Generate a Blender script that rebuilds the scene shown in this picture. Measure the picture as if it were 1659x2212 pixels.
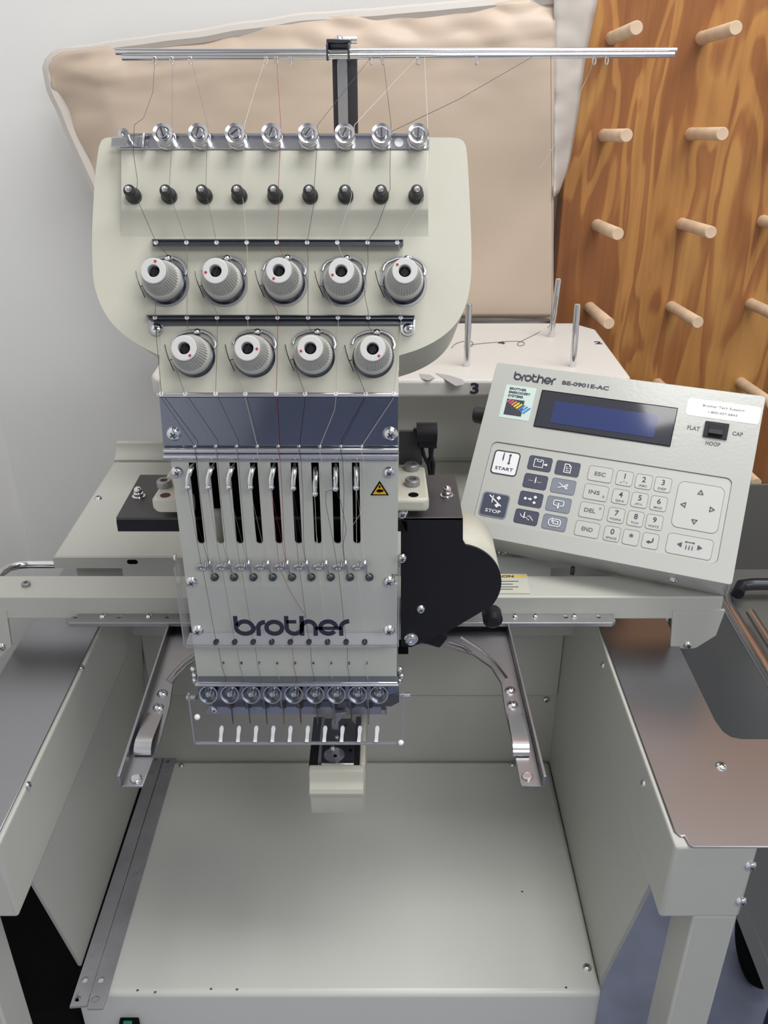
import bpy, bmesh, math, random
from math import sin, cos, pi, radians
from mathutils import Vector, Matrix, noise
from mathutils.geometry import tessellate_polygon

# ------------------------------------------------------------------ clean
for o in list(bpy.data.objects):
    bpy.data.objects.remove(o)
random.seed(7)
SC = bpy.context.scene
COL = SC.collection

# ------------------------------------------------------------------ camera
H = 1.55                       # lens height above the floor
F, CX, CY = 1930.0, 829.5, 1106.0
TH = radians(28)
S, C = sin(TH), cos(TH)
cam = bpy.data.cameras.new('camera')
cam.sensor_fit = 'VERTICAL'
cam.sensor_height = 36.0
cam.lens = F / 2212.0 * 36.0
cam.clip_start = 0.02
camo = bpy.data.objects.new('camera', cam)
COL.objects.link(camo)
camo.location = (0, 0, H)
camo.rotation_euler = (pi / 2 - TH, 0, 0)
SC.camera = camo

# ------------------------------------------------------------------ light
w = bpy.data.worlds.new('world')
SC.world = w
w.use_nodes = True
w.node_tree.nodes['Background'].inputs[0].default_value = (0.9, 0.95, 1.0, 1)
w.node_tree.nodes['Background'].inputs[1].default_value = 0.15

def area(name, loc, sx, sy, power, col=(1, 1, 1), rot=(0, 0, 0)):
    l = bpy.data.lights.new(name, 'AREA')
    l.shape = 'RECTANGLE'
    l.size, l.size_y = sx, sy
    l.energy = power
    l.color = col
    o = bpy.data.objects.new(name, l)
    COL.objects.link(o)
    o.location = loc
    o.rotation_euler = rot
    return o

CEIL = 1.12
area('ceiling_lamp_near', (0.55, 0.58, H + CEIL - 0.03), 1.25, 0.66, 21.5, (1.0, 0.985, 0.96))
area('ceiling_lamp_rear', (0.75, -1.0, H + CEIL - 0.03), 1.1, 0.66, 20.0, (0.96, 0.98, 1.0))
area('ceiling_lamp_side', (1.9, -0.9, H + CEIL - 0.03), 0.66, 1.25, 5.0, (0.97, 0.99, 1.0))
SC.view_settings.view_transform = 'Standard'
SC.view_settings.look = 'None'
SC.view_settings.gamma = 1.0
SC.view_settings.use_curve_mapping = False
SC.view_settings.exposure = 0.0

# ------------------------------------------------------------------ sight lines
def ray(px, py):
    a, b = (px - CX) / F, (CY - py) / F
    return Vector((a, C + b * S, -S + b * C))

O = Vector((0, 0, H))
def V(x, y, z): return Vector((x, y, z + H))
def onY(px, py, Y):
    d = ray(px, py); return O + d * (Y / d.y)
def onZ(px, py, z):
    d = ray(px, py); return O + d * (z / d.z)
def onX(px, py, X):
    d = ray(px, py); return O + d * (X / d.x)
def at(px, py, t): return O + ray(px, py) * t

# the sloping front of the sewing head leans back 28 degrees
T0 = 0.645
XA = Vector((1, 0, 0))
N = Vector((0, -C, S))
U = Vector((0, S, C))
def fc(px, py, h=0.0): return at(px, py, T0 - h)
def frame(p, x=XA, y=None, z=None):
    y = U if y is None else y
    z = N if z is None else z
    m = Matrix((x, y, z)).transposed().to_4x4()
    m.translation = p
    return m
FX, FY, FZ = Vector((1, 0, 0)), Vector((0, 0, 1)), Vector((0, -1, 0))   # upright front faces
def vframe(p): return frame(p, FX, FY, FZ)
def hframe(p): return frame(p, Vector((1, 0, 0)), Vector((0, 1, 0)), Vector((0, 0, 1)))

# ------------------------------------------------------------------ materials
def lin(c):
    c = c / 255.0
    return c / 12.92 if c <= 0.04045 else ((c + 0.055) / 1.055) ** 2.4
def rgb(r, g, b): return (lin(r), lin(g), lin(b), 1)

def mat(name, col, rough=0.5, metal=0.0, bump=0.0, bscale=400.0, mottle=0.0, mscale=6.0, spec=0.5, coat=0.0, brush=None):
    m = bpy.data.materials.new(name)
    m.use_nodes = True
    nt = m.node_tree
    b = nt.nodes['Principled BSDF']
    b.inputs['Base Color'].default_value = rgb(*col)
    b.inputs['Roughness'].default_value = rough
    b.inputs['Metallic'].default_value = metal
    b.inputs['Specular IOR Level'].default_value = spec
    b.inputs['Coat Weight'].default_value = coat
    if bump or mottle or brush:
        tc = nt.nodes.new('ShaderNodeTexCoord')
    if bump:
        n = nt.nodes.new('ShaderNodeTexNoise')
        n.inputs['Scale'].default_value = bscale
        n.inputs['Detail'].default_value = 3
        bp = nt.nodes.new('ShaderNodeBump')
        bp.inputs['Strength'].default_value = bump
        bp.inputs['Distance'].default_value = 0.001
        src = tc.outputs['Object']
        if brush:
            mp = nt.nodes.new('ShaderNodeMapping')
            mp.inputs['Scale'].default_value = brush
            nt.links.new(src, mp.inputs['Vector'])
            src = mp.outputs['Vector']
        nt.links.new(src, n.inputs['Vector'])
        nt.links.new(n.outputs['Fac'], bp.inputs['Height'])
        nt.links.new(bp.outputs['Normal'], b.inputs['Normal'])
    if mottle:
        n2 = nt.nodes.new('ShaderNodeTexNoise')
        n2.inputs['Scale'].default_value = mscale
        n2.inputs['Detail'].default_value = 6
        nt.links.new(tc.outputs['Object'], n2.inputs['Vector'])
        r = nt.nodes.new('ShaderNodeValToRGB')
        c0 = rgb(*[max(0, c * (1 - mottle)) for c in col])
        c1 = rgb(*[min(255, c * (1 + mottle)) for c in col])
        r.color_ramp.elements[0].position = 0.3
        r.color_ramp.elements[1].position = 0.7
        r.color_ramp.elements[0].color = c0
        r.color_ramp.elements[1].color = c1
        nt.links.new(n2.outputs['Fac'], r.inputs['Fac'])
        nt.links.new(r.outputs['Color'], b.inputs['Base Color'])
    return m

M = {}
M['cream'] = mat('cream_plastic', (199, 197, 183), 0.42, bump=0.06, bscale=900)
M['paint'] = mat('beige_grey_paint', (188, 188, 181), 0.38, bump=0.08, bscale=700)
M['paint_light'] = mat('light_grey_paint', (192, 193, 186), 0.4, bump=0.06, bscale=700)
M['base'] = mat('base_paint', (212, 212, 207), 0.3, bump=0.08, bscale=600)
M['wall'] = mat('wall_paint', (238, 238, 237), 0.7, bump=0.15, bscale=60, mottle=0.012, mscale=3)
M['ceiling'] = mat('ceiling_paint', (222, 222, 220), 0.9)
M['floor'] = mat('floor_paint', (138, 145, 168), 0.45, mottle=0.10, mscale=7, bump=0.1, bscale=80)
M['chrome'] = mat('chrome', (225, 225, 228), 0.12, 1.0)
M['cup'] = mat('turned_steel', (185, 187, 192), 0.16, 1.0)
M['steel'] = mat('bright_steel', (200, 200, 204), 0.22, 1.0)
M['satin'] = mat('satin_steel', (160, 160, 165), 0.34, 1.0, bump=0.03, bscale=120, brush=(40, 1, 1))
M['alu'] = mat('grey_aluminium', (160, 160, 162), 0.42, 0.7, mottle=0.05, mscale=25)
M['rail'] = mat('dull_flat_steel', (150, 149, 153), 0.4, 0.1, mottle=0.06, mscale=30)
M['mirror'] = mat('polished_steel_plate', (150, 155, 168), 0.09, 1.0)
M['darksteel'] = mat('dark_steel', (95, 97, 104), 0.3, 1.0)
M['black'] = mat('black_paint', (26, 25, 31), 0.5, spec=0.3)
M['blackmatte'] = mat('black_matte', (12, 12, 14), 0.85, spec=0.1)
M['char'] = mat('charcoal_paint', (62, 60, 64), 0.45)
M['rubber'] = mat('black_plastic', (40, 40, 43), 0.4)
M['knob'] = mat('grey_plastic', (196, 195, 190), 0.42)
M['knobface'] = mat('pale_grey_plastic', (205, 205, 204), 0.4)
M['red'] = mat('red_dot', (176, 40, 60), 0.4)
M['redhole'] = mat('red_brown_hole', (80, 25, 25), 0.6)
M['ink'] = mat('dark_ink', (52, 54, 68), 0.5)
M['logo'] = mat('navy_foil', (38, 40, 58), 0.35)
M['inkgrey'] = mat('grey_ink', (92, 94, 100), 0.5)
M['white'] = mat('white_print', (240, 241, 244), 0.45)
M['glint_white'] = mat('white_with_slit_glint', (250, 250, 252), 0.5)  # white small parts, plus the slit glint put into colour
M['navy'] = mat('slate_blue_key', (70, 74, 92), 0.45)
M['slate'] = mat('grey_blue_key', (128, 134, 146), 0.45)
M['case'] = mat('console_paint', (189, 190, 186), 0.17, bump=0.09, bscale=300)
M['keypad'] = mat('keypad_film', (190, 191, 186), 0.36)
M['keyface'] = mat('key_film', (195, 196, 192), 0.33)
M['mint'] = mat('mint_sticker', (204, 224, 218), 0.4)
M['label'] = mat('white_label', (236, 236, 236), 0.35)
M['labelgrey'] = mat('yellowed_label', (196, 196, 184), 0.45)
M['lcd'] = mat('lcd_frame', (58, 60, 68), 0.06, spec=0.6)
M['lcdblue'] = mat('lcd_blue', (54, 65, 112), 0.08, spec=0.6)
M['yellow'] = mat('warning_yellow', (232, 178, 40), 0.4)
M['caution'] = mat('caution_yellow', (212, 188, 92), 0.5)
M['sy'] = mat('stripe_yellow', (244, 214, 60), 0.4)
M['sr'] = mat('stripe_pink', (214, 90, 120), 0.4)
M['sb'] = mat('stripe_blue', (60, 130, 200), 0.4)
M['so'] = mat('stripe_orange', (232, 150, 60), 0.4)
M['green'] = mat('green_lens', (20, 120, 90), 0.2)
M['cover'] = mat('tan_vinyl', (203, 184, 166), 0.42, bump=0.08, bscale=30, mottle=0.02, mscale=4)
M['hem'] = mat('pale_vinyl', (206, 200, 194), 0.45, bump=0.1, bscale=40)
M['dowel'] = mat('birch', (218, 191, 162), 0.55, mottle=0.05, mscale=40)
M['cart'] = mat('grey_steel_sheet', (172, 175, 177), 0.38, 0.15, mottle=0.06, mscale=3)
M['cartdark'] = mat('dark_grey_sheet', (104, 103, 100), 0.4, 0.1)
M['tray'] = mat('tray_paint', (211, 208, 204), 0.5, bump=0.1, bscale=500)
M['scuff'] = mat('scuff_grey', (168, 166, 169), 0.6)
M['pearl'] = mat('worn_steel', (170, 170, 178), 0.3, 1.0)

def thin_clear(name, tint=(255, 255, 255), haze=0.0, gloss=0.04):
    m = bpy.data.materials.new(name)
    m.use_nodes = True
    nt = m.node_tree
    for n in list(nt.nodes): nt.nodes.remove(n)
    out = nt.nodes.new('ShaderNodeOutputMaterial')
    tr = nt.nodes.new('ShaderNodeBsdfTransparent'); tr.inputs[0].default_value = rgb(*tint)
    df = nt.nodes.new('ShaderNodeBsdfDiffuse'); df.inputs[0].default_value = rgb(225, 226, 230)
    hz = nt.nodes.new('ShaderNodeMixShader'); hz.inputs[0].default_value = haze
    nt.links.new(tr.outputs[0], hz.inputs[1]); nt.links.new(df.outputs[0], hz.inputs[2])
    gl = nt.nodes.new('ShaderNodeBsdfGlossy'); gl.inputs['Roughness'].default_value = 0.03
    lw = nt.nodes.new('ShaderNodeLayerWeight'); lw.inputs[0].default_value = 0.5
    pw = nt.nodes.new('ShaderNodeMath'); pw.operation = 'POWER'; pw.inputs[1].default_value = 4.0
    ma = nt.nodes.new('ShaderNodeMath'); ma.operation = 'MULTIPLY_ADD'; ma.inputs[1].default_value = 0.6; ma.inputs[2].default_value = gloss
    nt.links.new(lw.outputs['Facing'], pw.inputs[0]); nt.links.new(pw.outputs[0], ma.inputs[0])
    mx = nt.nodes.new('ShaderNodeMixShader')
    nt.links.new(ma.outputs[0], mx.inputs[0])
    nt.links.new(hz.outputs[0], mx.inputs[1])
    nt.links.new(gl.outputs[0], mx.inputs[2])
    nt.links.new(mx.outputs[0], out.inputs[0])
    return m
M['clear'] = thin_clear('clear_acrylic', (253, 253, 254), 0.01, 0.02)
M['cleargrey'] = thin_clear('clear_acrylic_fold', (240, 240, 244), 0.35, 0.10)
M['clearedge'] = mat('acrylic_edge', (150, 152, 156), 0.2, spec=0.8)

def plywood():
    m = bpy.data.materials.new('plywood')
    m.use_nodes = True
    nt = m.node_tree
    b = nt.nodes['Principled BSDF']
    b.inputs['Roughness'].default_value = 0.42
    tc = nt.nodes.new('ShaderNodeTexCoord')
    mp = nt.nodes.new('ShaderNodeMapping'); mp.inputs['Scale'].default_value = (1, 1, 0.17)
    nt.links.new(tc.outputs['Object'], mp.inputs['Vector'])
    n1 = nt.nodes.new('ShaderNodeTexNoise'); n1.inputs['Scale'].default_value = 15; n1.inputs['Detail'].default_value = 2.5
    n1.inputs['Roughness'].default_value = 0.5; n1.inputs['Distortion'].default_value = 0.65
    nt.links.new(mp.outputs[0], n1.inputs['Vector'])
    r = nt.nodes.new('ShaderNodeValToRGB')
    e = r.color_ramp.elements
    e[0].position = 0.30; e[0].color = rgb(168, 112, 66)
    e[1].position = 0.70; e[1].color = rgb(204, 150, 86)
    for p, c in ((0.40, (150, 96, 55)), (0.48, (160, 103, 59)), (0.497, (190, 134, 75)), (0.545, (197, 141, 80)), (0.56, (164, 107, 62)), (0.60, (177, 119, 70)), (0.625, (199, 146, 83))):
        x = e.new(p); x.color = rgb(*c)
    nt.links.new(n1.outputs['Fac'], r.inputs['Fac'])
    mp2 = nt.nodes.new('ShaderNodeMapping'); mp2.inputs['Scale'].default_value = (1, 1, 0.03)
    nt.links.new(tc.outputs['Object'], mp2.inputs['Vector'])
    n2 = nt.nodes.new('ShaderNodeTexNoise'); n2.inputs['Scale'].default_value = 160; n2.inputs['Detail'].default_value = 3
    nt.links.new(mp2.outputs[0], n2.inputs['Vector'])
    mx = nt.nodes.new('ShaderNodeMix'); mx.data_type = 'RGBA'; mx.blend_type = 'MULTIPLY'
    mx.inputs[0].default_value = 0.35
    nt.links.new(r.outputs[0], mx.inputs[6])
    r2 = nt.nodes.new('ShaderNodeValToRGB')
    r2.color_ramp.elements[0].position = 0.3; r2.color_ramp.elements[0].color = (0.55, 0.5, 0.45, 1)
    r2.color_ramp.elements[1].position = 0.6; r2.color_ramp.elements[1].color = (1, 1, 1, 1)
    nt.links.new(n2.outputs['Fac'], r2.inputs['Fac'])
    nt.links.new(r2.outputs[0], mx.inputs[7])
    nt.links.new(mx.outputs[2], b.inputs['Base Color'])
    return m
M['plywood'] = plywood()

# ------------------------------------------------------------------ mesh building
class MB:
    def __init__(s): s.v = []; s.f = []
    def add(s, vs, fs):
        o = len(s.v)
        s.v += [Vector(p) for p in vs]
        s.f += [tuple(i + o for i in f) for f in fs]
        return s
    def hexa(s, p):          # p: bottom 4, top 4
        return s.add(p, [(3, 2, 1, 0), (4, 5, 6, 7), (0, 1, 5, 4), (1, 2, 6, 5), (2, 3, 7, 6), (3, 0, 4, 7)])
    def box(s, x0, x1, y0, y1, z0, z1, h=H):
        z0 += h; z1 += h
        return s.hexa([(x0, y0, z0), (x1, y0, z0), (x1, y1, z0), (x0, y1, z0), (x0, y0, z1), (x1, y0, z1), (x1, y1, z1), (x0, y1, z1)])
    def prism(s, pts, vec):
        return s.plate(pts, [], vec)
    def plate(s, outer, holes, vec):
        loops = [[Vector(p) for p in l] for l in [outer] + list(holes)]
        flat = [p for l in loops for p in l]
        n = len(flat)
        vec = Vector(vec)
        if len(loops) == 1 and n == 4:
            tris = [(0, 1, 2, 3)]
        else:
            tris = [tuple(t) for t in tessellate_polygon(loops)]
        fs = list(tris) + [tuple(reversed([i + n for i in t])) for t in tris]
        k = 0
        for l in loops:
            m = len(l)
            for i in range(m):
                a, b = k + i, k + (i + 1) % m
                fs.append((a, b, b + n, a + n))
            k += m
        return s.add(flat + [p + vec for p in flat], fs)
    def tube(s, pts, r, n=8, caps=True, rx=None, up=None):
        pts = [Vector(p) for p in pts]
        rings = []
        prev = up
        for i, p in enumerate(pts):
            d = (pts[min(i + 1, len(pts) - 1)] - pts[max(i - 1, 0)]).normalized()
            if prev is None:
                prev = Vector((0, 0, 1)) if abs(d.z) < 0.9 else Vector((1, 0, 0))
            a = (prev - d * prev.dot(d))
            if a.length < 1e-6: a = d.orthogonal()
            a.normalize()
            b = d.cross(a)
            prev = a
            rr = r[i] if isinstance(r, (list, tuple)) else r
            r2 = rr if rx is None else rx
            rings.append([p + a * (rr * cos(2 * pi * k / n)) + b * (r2 * sin(2 * pi * k / n)) for k in range(n)])
        vs = [q for g in rings for q in g]
        fs = []
        for i in range(len(rings) - 1):
            for k in range(n):
                fs.append((i * n + k, i * n + (k + 1) % n, (i + 1) * n + (k + 1) % n, (i + 1) * n + k))
        if caps:
            fs.append(tuple(reversed(range(n))))
            fs.append(tuple(range((len(rings) - 1) * n, len(rings) * n)))
        return s.add(vs, fs)
    def lathe(s, prof, m=None, n=24, rib=None, caps=True):
        """prof: (radius, height) pairs along +Z, m: 4x4 placing it"""
        m = m or Matrix.Identity(4)
        vs, fs = [], []
        for j, (r, h) in enumerate(prof):
            for k in range(n):
                rr = r
                if rib and rib[0] <= j <= rib[1] and k % 2: rr = r * rib[2]
                a = 2 * pi * k / n
                vs.append(m @ Vector((rr * cos(a), rr * sin(a), h)))
        for j in range(len(prof) - 1):
            for k in range(n):
                fs.append((j * n + k, j * n + (k + 1) % n, (j + 1) * n + (k + 1) % n, (j + 1) * n + k))
        if caps:
            fs.append(tuple(reversed(range(n))))
            fs.append(tuple(range((len(prof) - 1) * n, len(prof) * n)))
        return s.add(vs, fs)
    def ball(s, c, r, n=12, m=7):
        prof = [(max(1e-5, r * sin(pi * j / m)), -r * cos(pi * j / m)) for j in range(m + 1)]
        return s.lathe(prof, Matrix.Translation(Vector(c)), n)
    def mesh(s, name, smooth=35):
        me = bpy.data.meshes.new(name)
        me.from_pydata([tuple(p) for p in s.v], [], s.f)
        bm = bmesh.new(); bm.from_mesh(me)
        bmesh.ops.recalc_face_normals(bm, faces=bm.faces)
        bm.to_mesh(me); bm.free()
        if smooth:
            me.shade_smooth()
            me.set_sharp_from_angle(angle=radians(smooth))
        return me

WM = {}
def put(name, me, m=None, parent=None, mx=None, bevel=0, seg=2, label=None):
    if isinstance(me, MB): me = me.mesh(name)
    o = bpy.data.objects.new(name, me)
    COL.objects.link(o)
    if m is not None and len(me.materials) == 0:
        me.materials.append(M[m])
    mx = mx or Matrix.Identity(4)
    WM[o] = mx
    if parent is not None:
        o.parent = parent
        o.matrix_parent_inverse = WM[parent].inverted()
    o.matrix_basis = mx
    if bevel:
        b = o.modifiers.new('bevel', 'BEVEL')
        b.width = bevel; b.segments = seg; b.limit_method = 'ANGLE'; b.angle_limit = radians(40)
        b.harden_normals = False
    if label: o['label'] = label
    return o

def thing(name, label, cat, loc, group=None):
    o = bpy.data.objects.new(name, None)
    COL.objects.link(o)
    o.empty_display_size = 0.05
    mx = Matrix.Translation(Vector(loc))
    WM[o] = mx
    o.matrix_basis = mx
    o['label'] = label; o['category'] = cat
    if group: o['group'] = group
    return o
def tag(o, label, cat, group=None):
    o['label'] = label; o['category'] = cat
    if group: o['group'] = group
    return o
def structure(o): o['kind'] = 'structure'; return o

def text_mesh(s, size=1.0, bold=0.0):
    cu = bpy.data.curves.new('txt', 'FONT')
    cu.body = s; cu.size = 1.0; cu.offset = bold; cu.resolution_u = 3; cu.extrude = 0.0
    ob = bpy.data.objects.new('txt', cu)
    COL.objects.link(ob)
    dg = bpy.context.evaluated_depsgraph_get()
    me = bpy.data.meshes.new_from_object(ob.evaluated_get(dg))
    bpy.data.objects.remove(ob); bpy.data.curves.remove(cu)
    return me
def text(name, s, m, parent, mx, width=None, height=None, bold=0.0, align='C', thick=0.00025):
    """lettering as real raised print, fitted to width and/or height in metres"""
    me = text_mesh(s, 1.0, bold)
    xs = [v.co.x for v in me.vertices]; ys = [v.co.y for v in me.vertices]
    x0, x1, y0, y1 = min(xs), max(xs), min(ys), max(ys)
    kx = width / (x1 - x0) if width else None
    ky = height / (y1 - y0) if height else None
    kx = kx or ky; ky = ky or kx
    ox = {'C': (x0 + x1) / 2, 'L': x0, 'R': x1}[align]
    for v in me.vertices:
        v.co = Vector(((v.co.x - ox) * kx, (v.co.y - (y0 if align != 'C' else (y0 + y1) / 2)) * ky, thick))
    me.name = name
    return put(name, me, m, parent, mx)

def ribbon(mb, pts, wd, z=0.0, closed=False, thick=0.0):
    pts = [Vector((p[0], p[1])) for p in pts]
    n = len(pts)
    L, R = [], []
    for i in range(n):
        if closed:
            a, b = pts[i - 1], pts[(i + 1) % n]
            d1, d2 = (pts[i] - a).normalized(), (b - pts[i]).normalized()
        else:
            d1 = (pts[i] - pts[i - 1]).normalized() if i else None
            d2 = (pts[i + 1] - pts[i]).normalized() if i < n - 1 else None
            d1 = d1 or d2; d2 = d2 or d1
        nn = Vector((-(d1.y + d2.y), d1.x + d2.x))
        if nn.length < 1e-6: nn = Vector((-d1.y, d1.x))
        nn.normalize()
        k = 1 / max(0.4, nn.dot(Vector((-d1.y, d1.x))))
        L.append(pts[i] + nn * (wd / 2 * k)); R.append(pts[i] - nn * (wd / 2 * k))
    vs = [(p.x, p.y, z) for p in L] + [(p.x, p.y, z) for p in R]
    fs = []
    for i in range(n if closed else n - 1):
        j = (i + 1) % n
        fs.append((i, n + i, n + j, j))
    mb.add(vs, fs)
def arc(cx, cy, rx, ry, a0, a1, n=14):
    return [(cx + rx * cos(radians(a0 + (a1 - a0) * i / n)), cy + ry * sin(radians(a0 + (a1 - a0) * i / n))) for i in range(n + 1)]

def wordmark_mesh():
    """the rounded lower-case wordmark, drawn as broad strokes; width 1, baseline y=0"""
    mb = MB(); W = 52
    R = lambda p, w_=W, c=False: ribbon(mb, p, w_, 0, c)
    R([(177, 240), (177, 110)] + arc(282, 100, 105, 74, 180, 360, 16)[1:] + arc(282, 100, 92, 74, 0, 165, 14)[1:])
    R([(440, 0), (440, 90)] + arc(525, 100, 85, 66, 180, 90, 8))
    R(arc(630, 98, 93, 72, 0, 345, 23), c=True)
    R([(777, 240), (777, 110)] + arc(867, 100, 90, 74, 180, 360, 14) + [(957, 120)])
    R([(777, 170), (895, 170)], 42)
    R([(957, 240), (957, 0)])
    R([(957, 90)] + arc(1038, 100, 81, 74, 180, 0, 14) + [(1118, 0)])
    R(arc(1270, 100, 95, 74, 0, 322, 20))
    R([(1118, 92), (1425, 92)], 40)
    R([(1422, 0), (1422, 96)] + arc(1520, 104, 98, 72, 180, 90, 8))
    k = 1 / (1520 - 151)
    for v in mb.v:
        v.x = (v.x - 151) * k; v.y *= k
    return mb

def rrect(w_, h_, r, n=5):
    out = []
    for cx, cy, a in ((w_ / 2 - r, h_ / 2 - r, 0), (-w_ / 2 + r, h_ / 2 - r, 90), (-w_ / 2 + r, -h_ / 2 + r, 180), (w_ / 2 - r, -h_ / 2 + r, 270)):
        for i in range(n + 1):
            t = radians(a + 90 * i / n)
            out.append((cx + r * cos(t), cy + r * sin(t)))
    return out
def circ(c, r, a, b, n=10):
    return [c + a * (r * cos(2 * pi * i / n)) + b * (r * sin(2 * pi * i / n)) for i in range(n)]

# pan-head screw with a cross slot, two materials on one small mesh, radius 1
def screw_mesh(hexhead=False):
    mb = MB()
    if hexhead:
        mb.lathe([(1.35, 0), (1.35, 0.25), (1.0, 0.3), (1.0, 0.9), (0.85, 1.0), (0.4, 1.0), (0.35, 0.6)], n=6 * 3)
    else:
        mb.lathe([(1.15, 0.0), (1.1, 0.12), (1, 0.25), (0.92, 0.45), (0.7, 0.62), (0.35, 0.7), (0.01, 0.72)], n=16)
    nf = len(mb.f)
    if not hexhead:
        for a in (0.6, 0.6 + pi / 2):
            dx = Vector((cos(a), sin(a), 0)); dy = Vector((-sin(a), cos(a), 0)); z = Vector((0, 0, 1))
            p = [dx * sx * 0.48 + dy * sy * 0.11 + z * zz for zz in (0.5, 0.74) for sx, sy in ((-1, -1), (1, -1), (1, 1), (-1, 1))]
            mb.hexa(p)
    me = mb.mesh('screw')
    me.materials.append(M['chrome']); me.materials.append(M['darksteel'])
    if not hexhead:
        for p in me.polygons:
            if max(me.vertices[i].co.z for i in p.vertices) > 0.735 and len(p.vertices) == 4 and all(abs(me.vertices[i].co.length) < 1.0 for i in p.vertices):
                p.material_index = 1
    return me
SCREW = screw_mesh()
NUT = screw_mesh(True)
def socket_mesh():
    mb = MB().lathe([(1, 0), (1, 0.75), (0.88, 0.9), (0.5, 0.9), (0.45, 0.35), (0.01, 0.3)], n=18)
    return mb.mesh('cap')
SOCKET = socket_mesh(); SOCKET.materials.append(M['alu'])
def screw(parent, p, r, z=N, me=None, name='screw', m=None):
    z = Vector(z).normalized()
    x = Vector((1, 0, 0)) - z * z.x
    if x.length < 0.1: x = Vector((0, 1, 0)) - z * z.y
    x.normalize()
    mx = frame(p, x * r, z.cross(x) * r, z * r)
    return put(name, me or SCREW, m, parent, mx)
YM = Vector((0, -1, 0)); ZU = Vector((0, 0, 1))

# ================================================================== ROOM
WY = 1.27
structure(put('floor', MB().box(-0.62, 2.6, -3.1, WY + 0.06, -H - 0.06, -H), 'floor'))
structure(put('wall_back', MB().box(-0.66, 2.66, WY, WY + 0.06, -H, CEIL), 'wall'))
structure(put('wall_left', MB().box(-0.66, -0.585, -3.1, WY, -H, CEIL), 'wall'))
structure(put('wall_right', MB().box(2.6, 2.66, -3.1, WY, -H, CEIL), 'wall'))
structure(put('wall_front', MB().box(-0.66, 2.66, -3.16, -3.1, -H, CEIL), 'wall'))
structure(put('ceiling', MB().box(-0.66, 2.66, -3.16, WY + 0.06, CEIL, CEIL + 0.05), 'ceiling'))

# ================================================================== PEG RACK
PY = 1.235
rack = thing('peg_rack', 'varnished plywood board with rows of birch pegs, behind the control console', 'peg board', V(0.5, WY, -0.6))
bl = onY(1206, 520, PY).x
put('board', MB().box(bl, 0.98, PY, WY - 0.002, -0.6075, 0.55), 'plywood', rack, bevel=0.002)
dl = 0.115
tau = radians(5)
dv = Vector((0, -cos(tau), sin(tau)))
dprof = [(0.0079, -0.006), (0.0079, 0.0), (0.0075, 0.002), (0.0075, dl - 0.001), (0.0068, dl)]
dm = MB().lathe(dprof, n=18).mesh('dowel')
for px, py in ((1322, 82), (1305, 292), (1290, 486), (1274, 664), (1516, 82), (1493, 289), (1473, 483), (1450, 662),
               (1648, 477), (1622, 656), (1420, 828), (1600, 826), (1571, 985), (1712, 83), (1678, 287), (1255, 826), (1238, 985), (1400, 985), (1775, 656), (1800, 476)):
    p = onY(px, py, PY)
    x = Vector((1, 0, 0))
    put('dowel', dm, 'dowel', rack, frame(p, x, dv.cross(x), dv))

# ================================================================== DUST COVER
def poly_at(pts, u):
    L = [0]
    for i in range(1, len(pts)):
        L.append(L[-1] + math.dist(pts[i], pts[i - 1]))
    t = u * L[-1]
    for i in range(1, len(pts)):
        if t <= L[i] + 1e-9:
            k = (t - L[i - 1]) / max(1e-9, L[i] - L[i - 1])
            return (pts[i - 1][0] + (pts[i][0] - pts[i - 1][0]) * k, pts[i - 1][1] + (pts[i][1] - pts[i - 1][1]) * k)
    return pts[-1]
cov = thing('dust_cover', 'tan vinyl machine dust cover hung on the back wall behind the thread rods', 'dust cover', V(-0.1, WY, -0.3))
Tp = [(104, 150), (112, 128), (132, 114), (250, 99), (450, 72), (640, 42), (900, 22), (1130, 0), (1200, -12)]
Lf = [(104, 150), (113, 195), (135, 240), (150, 280), (205, 400), (300, 600), (340, 684)]
Bt = [(340, 684), (1195, 684)]
Rt = [(1200, -12), (1196, 300), (1195, 684)]
NU, NV = 110, 80
mb = MB(); vs = []; fs = []
for j in range(NV + 1):
    v = j / NV
    for i in range(NU + 1):
        u = i / NU
        t, b, l, r = poly_at(Tp, u), poly_at(Bt, u), poly_at(Lf, v), poly_at(Rt, v)
        c = lambda k: (1 - v) * t[k] + v * b[k] + (1 - u) * l[k] + u * r[k] - ((1 - u) * (1 - v) * Tp[0][k] + u * (1 - v) * Tp[-1][k] + (1 - u) * v * Bt[0][k] + u * v * Bt[1][k])
        px, py = c(0), c(1)
        q = Vector((px / 90, py / 130, 3))
        e = min(u, v * 0.9)
        near = math.exp(-v * 9)
        near2 = math.exp(-u * 7)
        wr = 0.007 * noise.noise(q * 0.45)
        wr += near * (0.007 * noise.noise(Vector((px / 70, py / 34, 1))) + 0.011 * abs(noise.noise(Vector((px / 130, py / 90, 8)))))
        wr += near2 * 0.012 * noise.noise(Vector((px / 90, py / 80, 5))) + 0.009 * noise.noise(Vector(((px + py * 0.7) / 170, (py - px * 0.4) / 420, 9)))
        Y = 1.205 - wr - 0.016 * min(1, e * 10)
        vs.append(onY(px, py, Y))
for j in range(NV):
    for i in range(NU):
        a = j * (NU + 1) + i
        fs.append((a, a + 1, a + NU + 2, a + NU + 1))
mb.add(vs, fs)
o = put('front_sheet', mb.mesh('front_sheet', 80), 'cover', cov)
sd = o.modifiers.new('solid', 'SOLIDIFY'); sd.thickness = 0.002; sd.offset = -1
mb = MB(); vs = []; fs = []
Rs = [(1294, -20), (1280, 40), (1264, 120), (1255, 180), (1246, 250), (1237, 300), (1229, 345), (1222, 372), (1205, 415)]
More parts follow.
